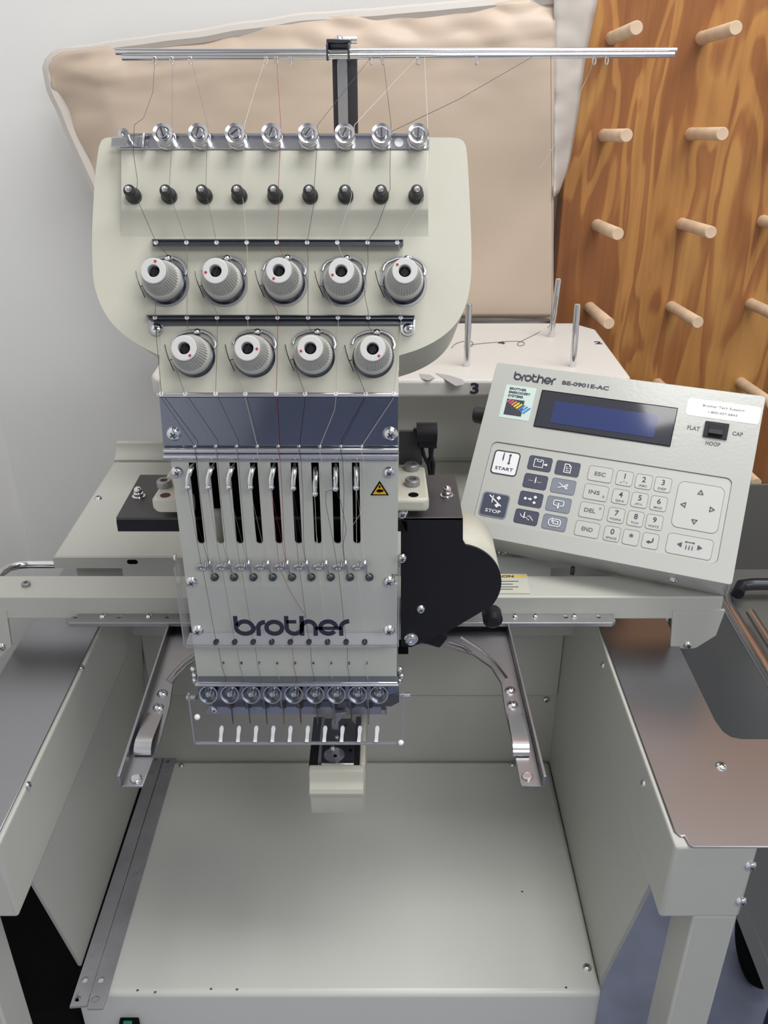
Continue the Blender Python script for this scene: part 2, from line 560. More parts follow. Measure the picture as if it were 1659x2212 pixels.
for j in range(31):
    v = j / 30
    a, b = poly_at([(1196, -20), (1195, 425)], v), poly_at(Rs, v)
    for i in range(7):
        u = i / 6
        px, py = a[0] + (b[0] - a[0]) * u, a[1] + (b[1] - a[1]) * u
        vs.append(onY(px, py, 1.192 + 0.028 * u + 0.006 * noise.noise(Vector((px / 40, py / 40, 2)))))
for j in range(30):
    for i in range(6):
        a = j * 7 + i
        fs.append((a, a + 1, a + 8, a + 7))
mb.add(vs, fs)
o = put('side_gusset', mb.mesh('side_gusset', 80), 'hem', cov, label='pale vinyl side gusset of the cover')
sd = o.modifiers.new('solid', 'SOLIDIFY'); sd.thickness = 0.002; sd.offset = -1
pip = []
for k in range(44):
    a = poly_at(list(reversed(Lf)), k / 43 * 1.0)
    pip.append(onY(a[0] + 2, a[1], 1.205))
for k in range(1, 70):
    a = poly_at(Tp, k / 69)
    pip.append(onY(a[0], a[1] + 5 + 2.5 * noise.noise(Vector((k * 0.21, 0, 4))), 1.205))
put('bound_hem', MB().tube(pip, 0.0085, 8), 'hem', cov, label='pale bound hem along the top edge')

put('bottom_hem', MB().tube([onY(345 + 850 * k / 30, 687 + 0.8 * sin(k), 1.200) for k in range(31)], 0.005, 8), 'hem', cov, label='pale bound hem along the bottom edge')

# ================================================================== THREAD STAND
TZ = -0.3344
ts = thing('thread_stand', 'pale spool tray with steel pins and two long chrome thread rods on a post', 'thread stand', V(0, 1.0, -0.354))
def tz(px, py): return onZ(px, py, TZ)
fl, fr_ = -0.262, 0.276
yf, yb = 0.94, 1.164
out = [(fl + 0.02, yf), (fr_ - 0.012, yf), (fr_, yf + 0.012), (fr_ - 0.001, yb - 0.03), (fr_ - 0.025, yb), (fl + 0.025, yb), (fl, yb - 0.03), (fl, yf + 0.02), (fl + 0.006, yf + 0.006)]
put('tray', MB().prism([V(x, y, TZ) for x, y in out], (0, 0, -0.021)), 'tray', ts, bevel=0.004, seg=3)
pinp = [(0.004, -0.004), (0.0036, 0.0), (0.0036, 0.0745), (0.0028, 0.0765), (0.001, 0.077)]
pinm = MB().lathe(pinp, n=14).mesh('pin')
for b, t in (((1008, 791), (1013, 655)), ((1190, 728), (1207, 600)), ((1237, 792), (1248, 655))):
    p = tz(*b)
    q = onY(t[0], t[1], p.y)
    z = (q - p); L = z.length; z.normalize()
    x = Vector((1, 0, 0)); x = (x - z * x.dot(z)).normalized()
    put('pin', pinm, 'chrome', ts, frame(p, x, z.cross(x), z * (L / 0.077)))
def tframe(px, py, off=0.0004): return hframe(tz(px, py) + Vector((0, 0, off)))
text('number', '4', 'ink', ts, tframe(1083, 741), 0.009, 0.010, 0.03)
text('number', '2', 'ink', ts, tframe(1292, 741), 0.009, 0.010, 0.03)
text('number', '3', 'ink', ts, vframe(onY(1025, 839, yf - 0.0003)), 0.0096, 0.0135, 0.04)
for pts in ([(905, 815), (930, 818), (940, 825), (925, 830), (910, 826)], [(940, 814), (968, 818), (1000, 828), (1003, 838), (985, 842), (968, 832)]):
    put('scuff_mark', MB().prism([onZ(px, py - 8, TZ + 0.0003) for px, py in pts], (0, 0, 0.0001)), 'scuff', ts)
# rods and post
RY = 0.975
def rod(x0, y0, x1, y1, Y):
    a, b = onY(x0, y0, Y), onY(x1, y1, Y)
    return MB().tube([a, b], 0.0029, 12)
put('rod', rod(250, 112, 1461, 109, RY), 'chrome', ts)
put('rod', rod(264, 124, 1456, 118, RY - 0.012), 'chrome', ts)
pa, pb = onY(717, 130, RY + 0.016), onY(771, 130, RY + 0.016)
zt = onY(740, 112, RY + 0.01).z - H
put('post', MB().box(onY(727, 130, RY).x, onY(749, 130, RY).x, RY + 0.010, RY + 0.02, TZ, zt), 'pearl', ts, bevel=0.0006)
put('post_channel', MB().box(pa.x, pb.x, RY + 0.0202, RY + 0.034, TZ, zt), 'char', ts, bevel=0.0006, label='dark rear channel of the post')
cl = onY(704, 100, RY - 0.02); cr_ = onY(755, 100, RY - 0.02)
zc = onY(730, 108, RY).z - H
mb = MB()
mb.box(cl.x, cr_.x, RY - 0.012, RY + 0.020, zc + 0.006, zc + 0.0095)
mb.box(cl.x, cl.x + 0.002, RY - 0.020, RY + 0.020, zc - 0.009, zc + 0.006)
mb.box(cr_.x - 0.002, cr_.x, RY - 0.020, RY + 0.020, zc - 0.009, zc + 0.006)
mb.box(cl.x + 0.002, cr_.x - 0.002, RY + 0.006, RY + 0.012, zc - 0.006, zc + 0.006)
cb = put('rod_clamp', mb, 'darksteel', ts, bevel=0.0008, label='dark clamp block holding the rods')
screw(cb, V((cl.x + cr_.x) / 2 - 0.0, RY + 0.008, zc + 0.0095), 0.004, ZU)
put('stub_rod', MB().tube([onY(742, 86, RY + 0.02), onY(771, 86, RY + 0.02)], 0.0034, 10), 'chrome', cb)
# thread eyes on the rods
for px in (335, 372, 412, 575, 597, 628, 802, 827, 903, 1030, 1283, 1310):
    c = onY(px, 121, RY - 0.012)
    put('thread_eye', MB().tube([c + Vector((0.0016 * sin(a), -0.003 - 0.0002 * a, 0.0035 * cos(a) - 0.004)) for a in [k * 0.7 for k in range(10)]], 0.0006, 5), 'chrome', ts)

# ================================================================== EMBROIDERY MACHINE
mc = thing('embroidery_machine', 'beige nine-needle embroidery machine with tension knobs, in the middle of the picture', 'embroidery machine', (-0.046, 0.7, 0))

# ---- base
BZ = -0.83
tb = put('base_cover', MB().box(-0.304, 0.2145, 0.553, 0.873, -1.12, BZ), 'base', mc, bevel=0.006, seg=4, label='flat lower base cover')
for px, py, r in ((1268, 2090, 0.0042), (392, 1653, 0.0035), (1107, 1651, 0.0035)):
    screw(tb, onZ(px, py, BZ), r, ZU)
for px, py in ((297, 2139), (335, 2143), (456, 2136), (1223, 2133), (512, 2137), (1128, 1926)):
    c = onZ(px, py, BZ + 0.0002)
    put('paint_chip', MB().prism([c + Vector((0.0013 * cos(a) * (1 + 0.4 * sin(3 * a + px)), 0.0010 * sin(a), 0)) for a in [2 * pi * k / 7 for k in range(7)]], (0, 0, 0.0001)), 'char', tb)
sw = put('power_switch', MB().box(onY(262, 2209, 0.553).x, onY(302, 2209, 0.553).x, 0.547, 0.556, -0.893, onY(280, 2202, 0.551).z - H), 'blackmatte', mc, bevel=0.001)
put('switch_lens', MB().box(onY(272, 2209, 0.553).x, onY(291, 2209, 0.553).x, 0.5455, 0.549, -0.892, onY(280, 2206, 0.548).z - H), 'green', sw, bevel=0.0008, label='green switch lens')
bp = put('rear_panel', MB().box(-0.315, 0.225, 0.875, 0.90, -1.1, -0.49), 'paint', mc)
put('panel_ledge', MB().box(-0.29, 0.215, 0.869, 0.8752, -0.72, -0.53), 'paint', bp, bevel=0.002)
screw(bp, onY(1180, 1511, 0.875), 0.0042, YM); screw(bp, onY(310, 1508, 0.875), 0.0036, YM)
# lower side panels
XR = 0.215
put('side_panel', MB().prism([V(XR, 0.878, -0.60), V(XR, 0.497, -0.604), V(XR, 0.566, -0.829), V(XR, 0.572, -1.1), V(XR, 0.878, -1.1)], (0.004, 0, 0)), 'paint', mc)
put('side_panel', MB().hexa([V(-0.306, 0.582, -0.829), V(-0.306, 0.878, -0.829), V(-0.309, 0.878, -0.829), V(-0.309, 0.582, -0.829),
                             V(-0.286, 0.499, -0.60), V(-0.286, 0.878, -0.60), V(-0.289, 0.878, -0.60), V(-0.289, 0.499, -0.60)]), 'paint', mc)
# ---- side arms (tables the carriage runs on)
AZ = -0.525
def side_arm(sgn):
    cxm = -0.035
    X = lambda x: x if sgn > 0 else 2 * cxm - x
    a = put('side_arm', MB().prism([V(X(0.2145), 0.4655, AZ - 0.002), V(X(0.2765), 0.4655, AZ - 0.002), V(X(0.2765), 0.53, AZ - 0.002), V(X(0.285), 0.60, AZ - 0.002), V(X(0.285), 0.873, AZ - 0.002), V(X(0.2145), 0.873, AZ - 0.002)], (0, 0, -0.078)), 'paint', mc, bevel=0.003, seg=3)
    xo = 0.2885
    xi = 0.2175
    outl = [(xi, 0.86), (xi, 0.49), (xi, 0.479), (xi + 0.003, 0.474), (xi + 0.006, 0.474), (xi + 0.007, 0.466), (xi + 0.010, 0.4635), (0.52, 0.4635), (0.52, 0.50), (0.50, 0.545), (0.44, 0.572), (0.36, 0.5785), (0.303, 0.5785), (0.295, 0.581), (0.2905, 0.588), (xo, 0.60), (xo, 0.86)]
    if sgn < 0:
        outl = [(xi, 0.86), (xi, 0.4635), (xo, 0.4635), (xo, 0.86)]
    tp = put('arm_top', MB().prism([V(X(x), y, AZ) for x, y in outl], (0, 0, -0.0016)), 'satin', a, bevel=0.0008, label='brushed steel top plate of the arm')
    if sgn > 0:
        screw(a, onZ(1557, 1657, AZ - 0.0012), 0.0048, ZU)
        for px, py in ((1622, 1870), (1602, 1947)): screw(a, onY(px, py, 0.4655), 0.0042, YM)
        pts = ((1303, 1436), (1391, 1692))
        for px, py in pts: screw(a, onX(px, py, 0.2145), 0.0032, (-1, 0, 0))
        le = put('leg', MB().box(0.241, 0.2755, 0.4668, 0.505, -H, AZ - 0.080), 'paint', mc, bevel=0.002)
    else:
        for px, py in ((176, 1443), (60, 1697)): screw(a, onX(px, py, X(0.2145)), 0.0032, (1, 0, 0))
        put('leg', MB().box(-0.356, -0.3225, 0.4668, 0.505, -H, AZ - 0.080), 'paint', mc, bevel=0.002)
    return a
side_arm(1); side_arm(-1)
# dark seams where side and rear panels meet
for pts, X in (([(250, 1362), (258, 1412), (246, 1440), (249, 1470)], -0.283), ([(1249, 1356), (1244, 1408), (1250, 1430), (1248, 1470)], 0.2138)):
    put('panel_gap', MB().tube([onY(px, py, 0.868) for px, py in pts], 0.0016, 6), 'blackmatte', mc)

# ---- carriage beam
B0, B1, BT, BB = 0.709, 0.747, -0.468, -0.4935
bm_ = put('carriage_beam', MB().box(-0.43, 0.322, B0, B1, BB, BT), 'paint', mc, bevel=0.0015, seg=3)
def leg_poly(pts): return [onY(px, py, B0) for px, py in pts]
put('end_plate', MB().prism([p - Vector((0, 0.0006, 0)) for p in leg_poly([(1453, 1318), (1448, 1396), (1480, 1401), (1502, 1399), (1546, 1372), (1566, 1318)])], (0, 0.003, 0)), 'paint', bm_)
put('end_plate', MB().prism([p - Vector((0, 0.0006, 0)) for p in leg_poly([(14, 1318), (25, 1394), (0, 1420), (-60, 1400), (-80, 1318)])], (0, 0.003, 0)), 'paint', bm_)
screw(bm_, onY(1485, 1393, B0), 0.004, YM); screw(bm_, onY(4, 1397, B0), 0.004, YM)
screw(bm_, onZ(57, 1265, BT), 0.0042, ZU, SOCKET, 'cap_screw')
put('bolt_stud', MB().tube([onZ(1236, 1240, BT), onZ(1236, 1240, BT) + Vector((0, 0, 0.008))], 0.0022, 8), 'darksteel', bm_)
# caution label on the beam top
cz = BT + 0.0004
lab = put('caution_label', MB().prism([onZ(940, 1240, cz), onZ(1138, 1240, cz), onZ(1145, 1282, cz), onZ(944, 1282, cz)], (0, 0, 0.0002)), 'labelgrey', mc)
put('yellow_band', MB().prism([onZ(944, 1242, cz + 0.0002), onZ(1134, 1242, cz + 0.0002), onZ(1136, 1248, cz + 0.0002), onZ(944, 1248, cz + 0.0002)], (0, 0, 0.0002)), 'caution', lab)
text('lettering', 'CAUTION', 'ink', lab, hframe(onZ(1072, 1245, cz + 0.0005)), 0.034, 0.0042, 0.02)
for k, py in enumerate((1255, 1261, 1267, 1272)):
    put('text_line', MB().prism([onZ(1000, py, cz + 0.0003), onZ(1120 - 12 * (k % 2), py, cz + 0.0003), onZ(1120 - 12 * (k % 2), py + 1.6, cz + 0.0003), onZ(1000, py + 1.6, cz + 0.0003)], (0, 0, 0.0001)), 'inkgrey', lab)
# hoop rail under the beam
RZ = -0.487
rl = [onZ(146, 1332, RZ).x, onZ(1327, 1332, RZ).x]
mb = MB()
hol = []
for px in (163, 258, 362, 1222, 1293): hol.append(circ(onZ(px, 1333, RZ), 0.0020, XA, Vector((0, 1, 0)), 8))
x0, x1 = rl
ry0, ry1 = 0.6935, 0.7125
mb.plate([V(x0 + 0.004, ry0, RZ), V(x1 - 0.004, ry0, RZ), V(x1, ry0 + 0.004, RZ), V(x1, ry1, RZ), V(x0 + 0.012, ry1, RZ), V(x0, ry0 + 0.006, RZ)], hol, (0, 0, -0.0045))
hr = put('hoop_rail', mb, 'alu', mc, bevel=0.0006)
for px in (222, 322, 1112, 1156, 1240): screw(hr, onZ(px, 1331, RZ), 0.0030, ZU)
# hoop brackets
QZ = -0.4975
def bracket(inner, flange, rib, screws, rivet, clip, outer_sign):
    mb = MB()
    mb.prism([onZ(px, py, QZ) for px, py in inner], (0, 0, -0.002))
    br = put('hoop_bracket', mb, 'satin', mc, bevel=0.0005)
    a, b = [onZ(px, py, QZ) for px, py in flange]
    dx = Vector((outer_sign * 0.0022, 0, 0)); up = Vector((0, 0, 0.009))
    put('flange', MB().hexa([a - up * 0.2, b - up * 0.2, b - up * 0.2 + dx, a - up * 0.2 + dx, a + up, b + up, b + up + dx, a + up + dx]), 'satin', br, bevel=0.0004)
    for r in rib:
        put('raised_rib', MB().tube([onZ(px, py, QZ) for px, py in r], 0.0013, 8, rx=0.0016), 'steel', br)
    for px, py in screws: screw(br, onZ(px, py, QZ), 0.0042, ZU)
    screw(br, onZ(rivet[0], rivet[1], QZ), 0.0044, ZU, name='rivet', me=RIVET)
    (l0, l1), (l2, l3) = clip     # leaf spring: far edge pair and near edge pair in the picture
    A, B, Cc, D = [onZ(*q, QZ) for q in (l0, l1, l2, l3)]
    prof = [(0.0, 0.0006), (0.25, 0.0030), (0.50, 0.0058), (0.62, 0.0070), (0.70, 0.0076), (0.76, 0.0076), (0.81, 0.0068), (0.86, 0.0052), (0.90, 0.0028), (0.91, 0.0010)]
    top = [A.lerp(Cc, t / 0.91) + ZU * hh for t, hh in prof]
    low = [A.lerp(Cc, t / 0.91 - 0.004 - (0.03 if k > 6 else 0)) + ZU * max(0.0002, hh - 0.0009) for k, (t, hh) in enumerate(prof)]
    wv = (B - A).lerp(D - Cc, 0.5)
    put('spring_clip', MB().prism(top + low[::-1], wv), 'steel', br)
    return br
rv = MB().lathe([(1, 0), (1, 0.3), (0.9, 0.42), (0.75, 0.45), (0.7, 0.36), (0.01, 0.36)], n=16).mesh('rivet')
rv.materials.append(M['steel']); RIVET = rv
bracket([(386, 1312), (440, 1312), (450, 1405), (420, 1412), (395, 1432), (378, 1458), (372, 1490), (368, 1520), (346, 1600), (308, 1698), (262, 1698), (272, 1660), (350, 1420)],
        [(386, 1312), (262, 1696)], [[(362, 1470), (380, 1448), (398, 1430), (420, 1415)], [(368, 1476), (386, 1454), (404, 1437), (424, 1424)]],
        [(351, 1499), (342, 1529)], (294, 1683), (((317, 1541), (350, 1541)), ((289, 1634), (328, 1634))), -1)
bracket([(1082, 1312), (930, 1312), (900, 1388), (960, 1395), (1020, 1412), (1060, 1440), (1082, 1475), (1090, 1530), (1108, 1610), (1123, 1690), (1128, 1698), (1170, 1698), (1155, 1620), (1110, 1430)],
        [(1082, 1312), (1172, 1696)], [[(997, 1377), (1040, 1405), (1070, 1432), (1096, 1467)], [(970, 1388), (1000, 1398), (1017, 1410)]],
        [(1102, 1492), (1107, 1523)], (1139, 1678), (((1096, 1541), (1131, 1541)), ((1108, 1636), (1142, 1636))), 1)
# ---- the two flat steel rails lying on the base cover
GZ = BZ + 0.003
def rail(pts, holes, worn):
    pl = [onZ(px, py, GZ) for px, py in pts]
    hl = [circ(onZ(px, py, GZ), r, XA, Vector((0, 1, 0)), 10) for px, py, r in holes]
    return put('guide_rail', MB().plate(pl, hl, (0, 0, -0.0028)), 'rail', mc, bevel=0.0004)
r1 = rail([(329, 1634), (353, 1634), (187, 2172), (150, 2175)], [(335, 1641, 0.0024), (328, 1669, 0.0024), (183, 2116, 0.0036), (168, 2157, 0.0032)], 0)
r2 = rail([(355, 1634), (381, 1634), (235, 2140), (222, 2178), (188, 2179), (196, 2144)], [(362, 1644, 0.0026), (355, 1668, 0.0026), (218, 2116, 0.0036), (206, 2158, 0.0040)], 1)
for r_, px, py in ((r1, 316, 1700), (r1, 198, 2067), (r2, 346, 1699), (r2, 232, 2067), (r2, 292, 1888)):
    screw(r_, onZ(px, py, GZ - 0.001), 0.0024, ZU, RIVET, 'rivet')
# small dents of the front fold
# ---- upper deck behind the beam
DZ, D0, D1 = -0.477, 0.80, 1.035
dk = MB()
ov = onY(286, 1214, D0 - 0.0012)
xl, xr = -0.345, 0.262
nx, nz = onY(264, 1226, D0).x, onY(200, 1226, D0).z - H
nxr = onY(1190, 1226, D0).x
D0f = D0 - 0.0012
fpl = [V(xl, D0f, DZ - 0.0015), V(xr, D0f, DZ - 0.0015), V(xr, D0f, nz), V(nxr, D0f, nz), V(nxr, D0f, -0.54), V(nx, D0f, -0.54), V(nx, D0f, nz), V(xl, D0f, nz)]
oval = [ov + Vector((0.0030 * cos(a) + (0.0028 if cos(a) > 0 else -0.0028), 0, 0.0029 * sin(a))) for a in [2 * pi * k / 14 for k in range(14)]]
dk.plate(fpl, [oval], (0, 0.0011, 0))
put('deck_front', dk, 'paint_light', mc)
put('oval_slot_shade', MB().prism([p + Vector((0, 0.0003, 0)) for p in oval], (0, 0.0005, 0)), 'blackmatte', mc)  # black disc filling the hole, stands in for the shade inside
dt = put('deck_cover', MB().box(xl, xr, D0, D1, DZ - 0.012, DZ), 'paint_light', mc, bevel=0.004, seg=3)
mb = MB()
pr = [(D1 + 0.004 + 0.016 * sin(radians(k * 15)), DZ + 0.016 - 0.016 * cos(radians(k * 15))) for k in range(7)]
prof = pr + [(D1 + 0.028, DZ + 0.016), (D1 + 0.028, DZ - 0.01), (pr[0][0], DZ - 0.01)]
mb.prism([V(-0.345, y, z) for y, z in prof], (0.607, 0, 0))
put('deck_upstand', mb.mesh('deck_upstand', 40), 'paint_light', dt)
screw(dt, onZ(212, 1077, DZ), 0.0042, ZU)
screw(dt, onZ(1085, 1192, DZ), 0.0042, ZU)
put('deck_body', MB().box(xl + 0.01, xr - 0.01, D0 + 0.03, 1.045, -0.60, DZ - 0.012), 'paint', mc)
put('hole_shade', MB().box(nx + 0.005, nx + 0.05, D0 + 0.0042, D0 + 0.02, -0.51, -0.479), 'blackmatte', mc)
put('column', MB().box(-0.255, 0.255, 1.045, 1.15, -0.49, -0.3555), 'base', mc, bevel=0.003)  # same machine paint, lightened in colour to offset shade under the tray
put('machine_arm', MB().box(-0.13, -0.018, 0.70, 1.04, -0.40, -0.20), 'paint', mc, bevel=0.01, seg=3)
put('stand_frame', MB().box(-0.30, 0.22, 0.62, 1.0, -1.14, -1.05), 'paint', mc)
for x in (-0.27, 0.15):
    put('rear_leg', MB().box(x, x + 0.04, 0.95, 0.99, -H, -1.05), 'paint', mc)
# chrome handle at the left end
hz = onY(60, 1219, 0.815)
pts = []
for px, py, Y in ((122, 1219, 0.82), (90, 1219, 0.82), (62, 1219, 0.82), (40, 1220.5, 0.817), (20, 1226, 0.808), (4, 1237, 0.795), (-12, 1255, 0.778), (-30, 1290, 0.755), (-48, 1340, 0.73)):
    pts.append(onY(px, py, Y))
put('handle_tube', MB().tube(pts, 0.0042, 12), 'chrome', mc)

# ---- black carriage rail and its covers, behind the head
KY = 0.64
KZ = onY(600, 1118, KY).z - H
kb = 0.7213
k = put('carriage_plate', MB().box(onY(250, 1118, KY).x, onY(1000, 1118, KY).x, KY, kb, KZ - 0.003, KZ), 'char', mc, bevel=0.0008, label='dark flat top plate of the head carriage')
put('plate_lip', MB().box(onY(250, 1118, KY).x, onY(880, 1118, KY).x, KY, KY + 0.003, onY(300, 1148, KY).z - H, KZ - 0.003), 'black', k)
put('plate_underside', MB().box(onY(256, 1118, KY).x, -0.03, KY + 0.003, kb, onY(300, 1148, KY).z - H, KZ - 0.003), 'black', k)
for px, py in ((300, 1073), (965, 1071)):
    screw(k, onZ(px, py, KZ), 0.0042, ZU, NUT, 'nut')
    put('stud', MB().ball(onZ(px, py, KZ) + Vector((0, 0, 0.006)), 0.0036), 'chrome', k)
# motor housing front plate, D-shaped, and its rolled cream cover
ctr = onY(985, 1262, KY); Rm = onY(1083, 1262, KY).x - ctr.x
arcp = [ctr + Vector((Rm * cos(radians(a)), 0, Rm * sin(radians(a)))) for a in range(80, -36, -5)]
poly = [onY(866, 1120, KY), onY(1000, 1119, KY), onY(1000, 1168, KY)] + arcp + [onY(965, 1366, KY), onY(888, 1398, KY), onY(866, 1396, KY)]
mp_ = put('motor_plate', MB().prism(poly, (0, 0.003, 0)), 'black', mc, label='black D-shaped side plate')
vs, fs = [], []
arc2 = [ctr + Vector((Rm * 1.0 * cos(radians(a)), 0, Rm * sin(radians(a)))) for a in range(100, -36, -5)]
for p in arc2:
    vs += [p + Vector((0, 0.0025, 0)), p + Vector((0, 0.062, 0))]
for i in range(len(arc2) - 1): fs.append((2 * i, 2 * i + 1, 2 * i + 3, 2 * i + 2))
o = put('motor_cover', MB().add(vs, fs), 'cream', mc, label='cream rolled sheet around the motor')
s_ = o.modifiers.new('solid', 'SOLIDIFY'); s_.thickness = 0.0015
put('motor', MB().lathe([(Rm * 0.9, 0), (Rm * 0.9, 0.05)], frame(ctr + Vector((0, 0.055, 0)), XA, Vector((0, 0, 1)), Vector((0, -1, 0))), 24), 'char', mc)
screw(mp_, onY(909, 1316, KY), 0.0036, YM); screw(mp_, onY(869, 1110, KY - 0.001), 0.0042, YM)
screw(mp_, onY(888, 1379, KY), 0.0046, YM, NUT, 'hex_bolt')
screw(mp_, onY(868, 1206, KY - 0.002), 0.0040, YM)
put('black_lever', MB().prism([onY(905, 1388, 0.655), (onY(955, 1364, 0.655)), onY(968, 1380, 0.655), onY(950, 1402, 0.655)], (0, 0.012, 0)), 'black', mc, bevel=0.002)
put('black_stop', MB().prism([onY(860, 1396, 0.645), onY(882, 1396, 0.645), onY(882, 1413, 0.645), onY(860, 1413, 0.645)], (0, 0.01, 0)), 'blackmatte', mc)
put('black_knob', MB().lathe([(0.007, 0), (0.009, 0.003), (0.009, 0.014), (0.005, 0.018)], frame(onY(1061, 1320, 0.675), XA, Vector((0, 0, 1)), Vector((0, -1, 0))), 16), 'black', mc)
# castings carrying the head
CZ = -0.3244
cy0, cy1 = 0.631, 0.697
def casting(pts, name='casting'):
    return put(name, MB().prism([onZ(px, py, CZ) for px, py in pts], (0, 0, -0.0115)), 'cream', mc, bevel=0.003, seg=3)
c1 = casting([(840, 1005), (914, 1005), (918, 1008), (927, 1074), (922, 1079), (840, 1079)])
c2 = casting([(372, 1005), (420, 1005), (420, 1079), (333, 1079), (328, 1074)])
for c_, px, py in ((c1, 889, 1014), (c1, 891, 1047), (c2, 356, 1050)):
    screw(c_, onZ(px, py, CZ), 0.0062, ZU, SOCKET, 'cap_screw')
for c_, px, py, m_ in ((c1, 893, 1069, 'blackmatte'), (c2, 357, 1070, 'redhole')):
    put('bolt_hole', MB().lathe([(0.0042, 0), (0.0042, 0.0002)], hframe(onZ(px, py, CZ)), 16), m_, c_)
# cream bracket hidden behind the slots
# sensor block on the right
sy = 0.70
s1 = put('sensor_bracket', MB().prism([onY(862, 932, sy), onY(893, 932, sy), onY(893, 926, sy), onY(899, 926, sy), onY(903, 962, sy), onY(912, 962, sy), onY(912, 1004, sy), onY(862, 1004, sy)], (0, 0.004, 0)), 'char', mc)
put('sensor', MB().lathe([(0.0085, 0), (0.0085, 0.017)], frame(onY(900, 934, sy - 0.008), Vector((0, -1, 0)), Vector((0, 0, 1)), XA), 18), 'black', s1)
put('sensor_foot', MB().prism([onY(903, 950, sy - 0.006), onY(944, 950, sy - 0.006), onY(944, 970, sy - 0.006), onY(903, 968, sy - 0.006)], (0, 0.01, 0)), 'black', s1, bevel=0.001)
for dx in (0, 10):
    put('cable', MB().tube([onY(930 + dx * 0.3, 966, sy), onY(931, 985, sy), onY(926 + dx, 1000, sy), onY(930 + dx * 0.4, 1024, sy)], 0.0021, 7), 'black', s1)
put('cable', MB().tube([onY(912, 968, sy), onY(916, 985, sy), onY(926, 1005, sy), onY(931, 1024, sy)], 0.0016, 7), 'black', s1)

# ================================================================== HEAD, sloping upper part
def csp(pts, n=5):
    out = []
    P = [pts[0]] + pts + [pts[-1]]
    for i in range(1, len(P) - 2):
        for k in range(n):
            t = k / n
            out.append(tuple(0.5 * (2 * P[i][c] + (P[i + 1][c] - P[i - 1][c]) * t + (2 * P[i - 1][c] - 5 * P[i][c] + 4 * P[i + 1][c] - P[i + 2][c]) * t * t + (3 * P[i][c] - P[i - 1][c] - 3 * P[i + 1][c] + P[i + 2][c]) * t ** 3) for c in (0, 1)))
    return out + [pts[-1]]
outline = (csp([(219, 304), (226, 299), (236, 297), (260, 297)], 3) + csp([(960, 297), (985, 298), (998, 303), (1006, 316), (1010, 350), (1014, 420), (1018, 520), (1018, 585), (1013, 632), (1000, 674), (978, 707), (945, 734), (905, 754), (862, 768)]) +
           [(862, 800), (345, 800)] + csp([(345, 768), (300, 745), (255, 712), (224, 672), (206, 625), (200, 580), (199, 500), (204, 400), (209, 350), (214, 316)]))
hd = put('head_cover', MB().prism([fc(*p) for p in outline], -N * 0.105), 'cream', mc, bevel=0.006, seg=4, label='big rounded cream cover of the sewing head')
tp = put('tension_panel', MB().prism([fc(*p, 0.0006) for p in ((345, 760), (345, 849), (861, 849), (861, 760))], -N * 0.05), 'cream', mc)
put('lower_sheet', MB().prism([fc(*p, 0.0010) for p in ((346, 705), (346, 849), (860, 849), (860, 705))], -N * 0.0009), 'cream', mc)
# raised peg step
def stp(px, py, h): return fc(px, py, h)
prof = [(322, 0.005), (328, 0.0062), (450, 0.0078), (456, 0.0070), (466, 0.0050), (480, 0.0026), (496, 0.0009), (516, -0.0003), (516, -0.002), (322, -0.002)]
pts = []
vs = [stp(262, p, h) for p, h in prof] + [stp(925, p, h) for p, h in prof]
n = len(prof)
fs = [tuple(range(n)), tuple(reversed(range(n, 2 * n)))] + [(i, (i + 1) % n, n + (i + 1) % n, n + i) for i in range(n)]
put('peg_step', MB().add(vs, fs), 'cream', mc, label='raised cream step carrying the black pegs')
# tension cylinder bar
bar = put('thread_bar', MB().hexa([fc(256, 323, 0.0), fc(927, 323, 0.0), fc(927, 291, 0.0), fc(256, 291, 0.0), fc(256, 323, 0.0065), fc(927, 323, 0.0065), fc(927, 291, 0.0065), fc(256, 291, 0.0065)]), 'steel', mc, bevel=0.0008)
put('bar_lip', MB().hexa([fc(256, 293, 0.0065), fc(927, 293, 0.0065), fc(927, 288, 0.0065), fc(256, 288, 0.0065), fc(256, 293, 0.0095), fc(927, 293, 0.0095), fc(927, 288, 0.0095), fc(256, 288, 0.0095)]), 'chrome', bar)
put('bar_hole', MB().lathe([(0.0032, 0), (0.0032, 0.0003)], frame(fc(862, 308, 0.0066)), 14), 'glint_white', bar)
CYL = [351, 427.6, 507, 585.7, 665, 744.5, 824, 903]
cylm = MB().lathe([(0.0070, 0.0), (0.0071, 0.0030), (0.0062, 0.0034), (0.0062, 0.0050), (0.0069, 0.0054), (0.0069, 0.0090), (0.0063, 0.0094), (0.0063, 0.0104), (0.0071, 0.0108), (0.0074, 0.0122), (0.0074, 0.0132), (0.0070, 0.0140), (0.0050, 0.0134), (0.0043, 0.0120), (0.0002, 0.0120)], n=28).mesh('tension_cylinder')
cylm.materials.append(M['steel'])
scm = MB().lathe([(0.0038, 0), (0.0038, 0.0026), (0.0030, 0.0036), (0.0001, 0.0038)], n=18)
nslot = len(scm.f)
scm2 = MB().hexa([Vector((sx * 0.0031, sy_ * 0.0005, z)) for z in (0.002, 0.0041) for sx, sy_ in ((-1, -1), (1, -1), (1, 1), (-1, 1))])
scm = scm.mesh('slotted_screw'); scm.materials.append(M['chrome'])
scs = scm2.mesh('screw_slot'); scs.materials.append(M['darksteel'])
CT = 0.0065 + 0.0140
for i, px in enumerate(CYL):
    tip = fc(px, 287, CT)
    m4 = frame(tip - N * 0.0140)
    c_ = put('tension_cylinder', cylm, None, mc, m4)
    ang = (1.9, 1.4, 0.7, 1.3, 0.9, 1.2, 1.6, 1.5)[i]
    m5 = m4 @ Matrix.Translation((0, 0, 0.0120)) @ Matrix.Rotation(ang, 4, 'Z')
    put('slotted_screw', scm, None, c_, m5)
    put('screw_slot', scs, None, c_, m5)
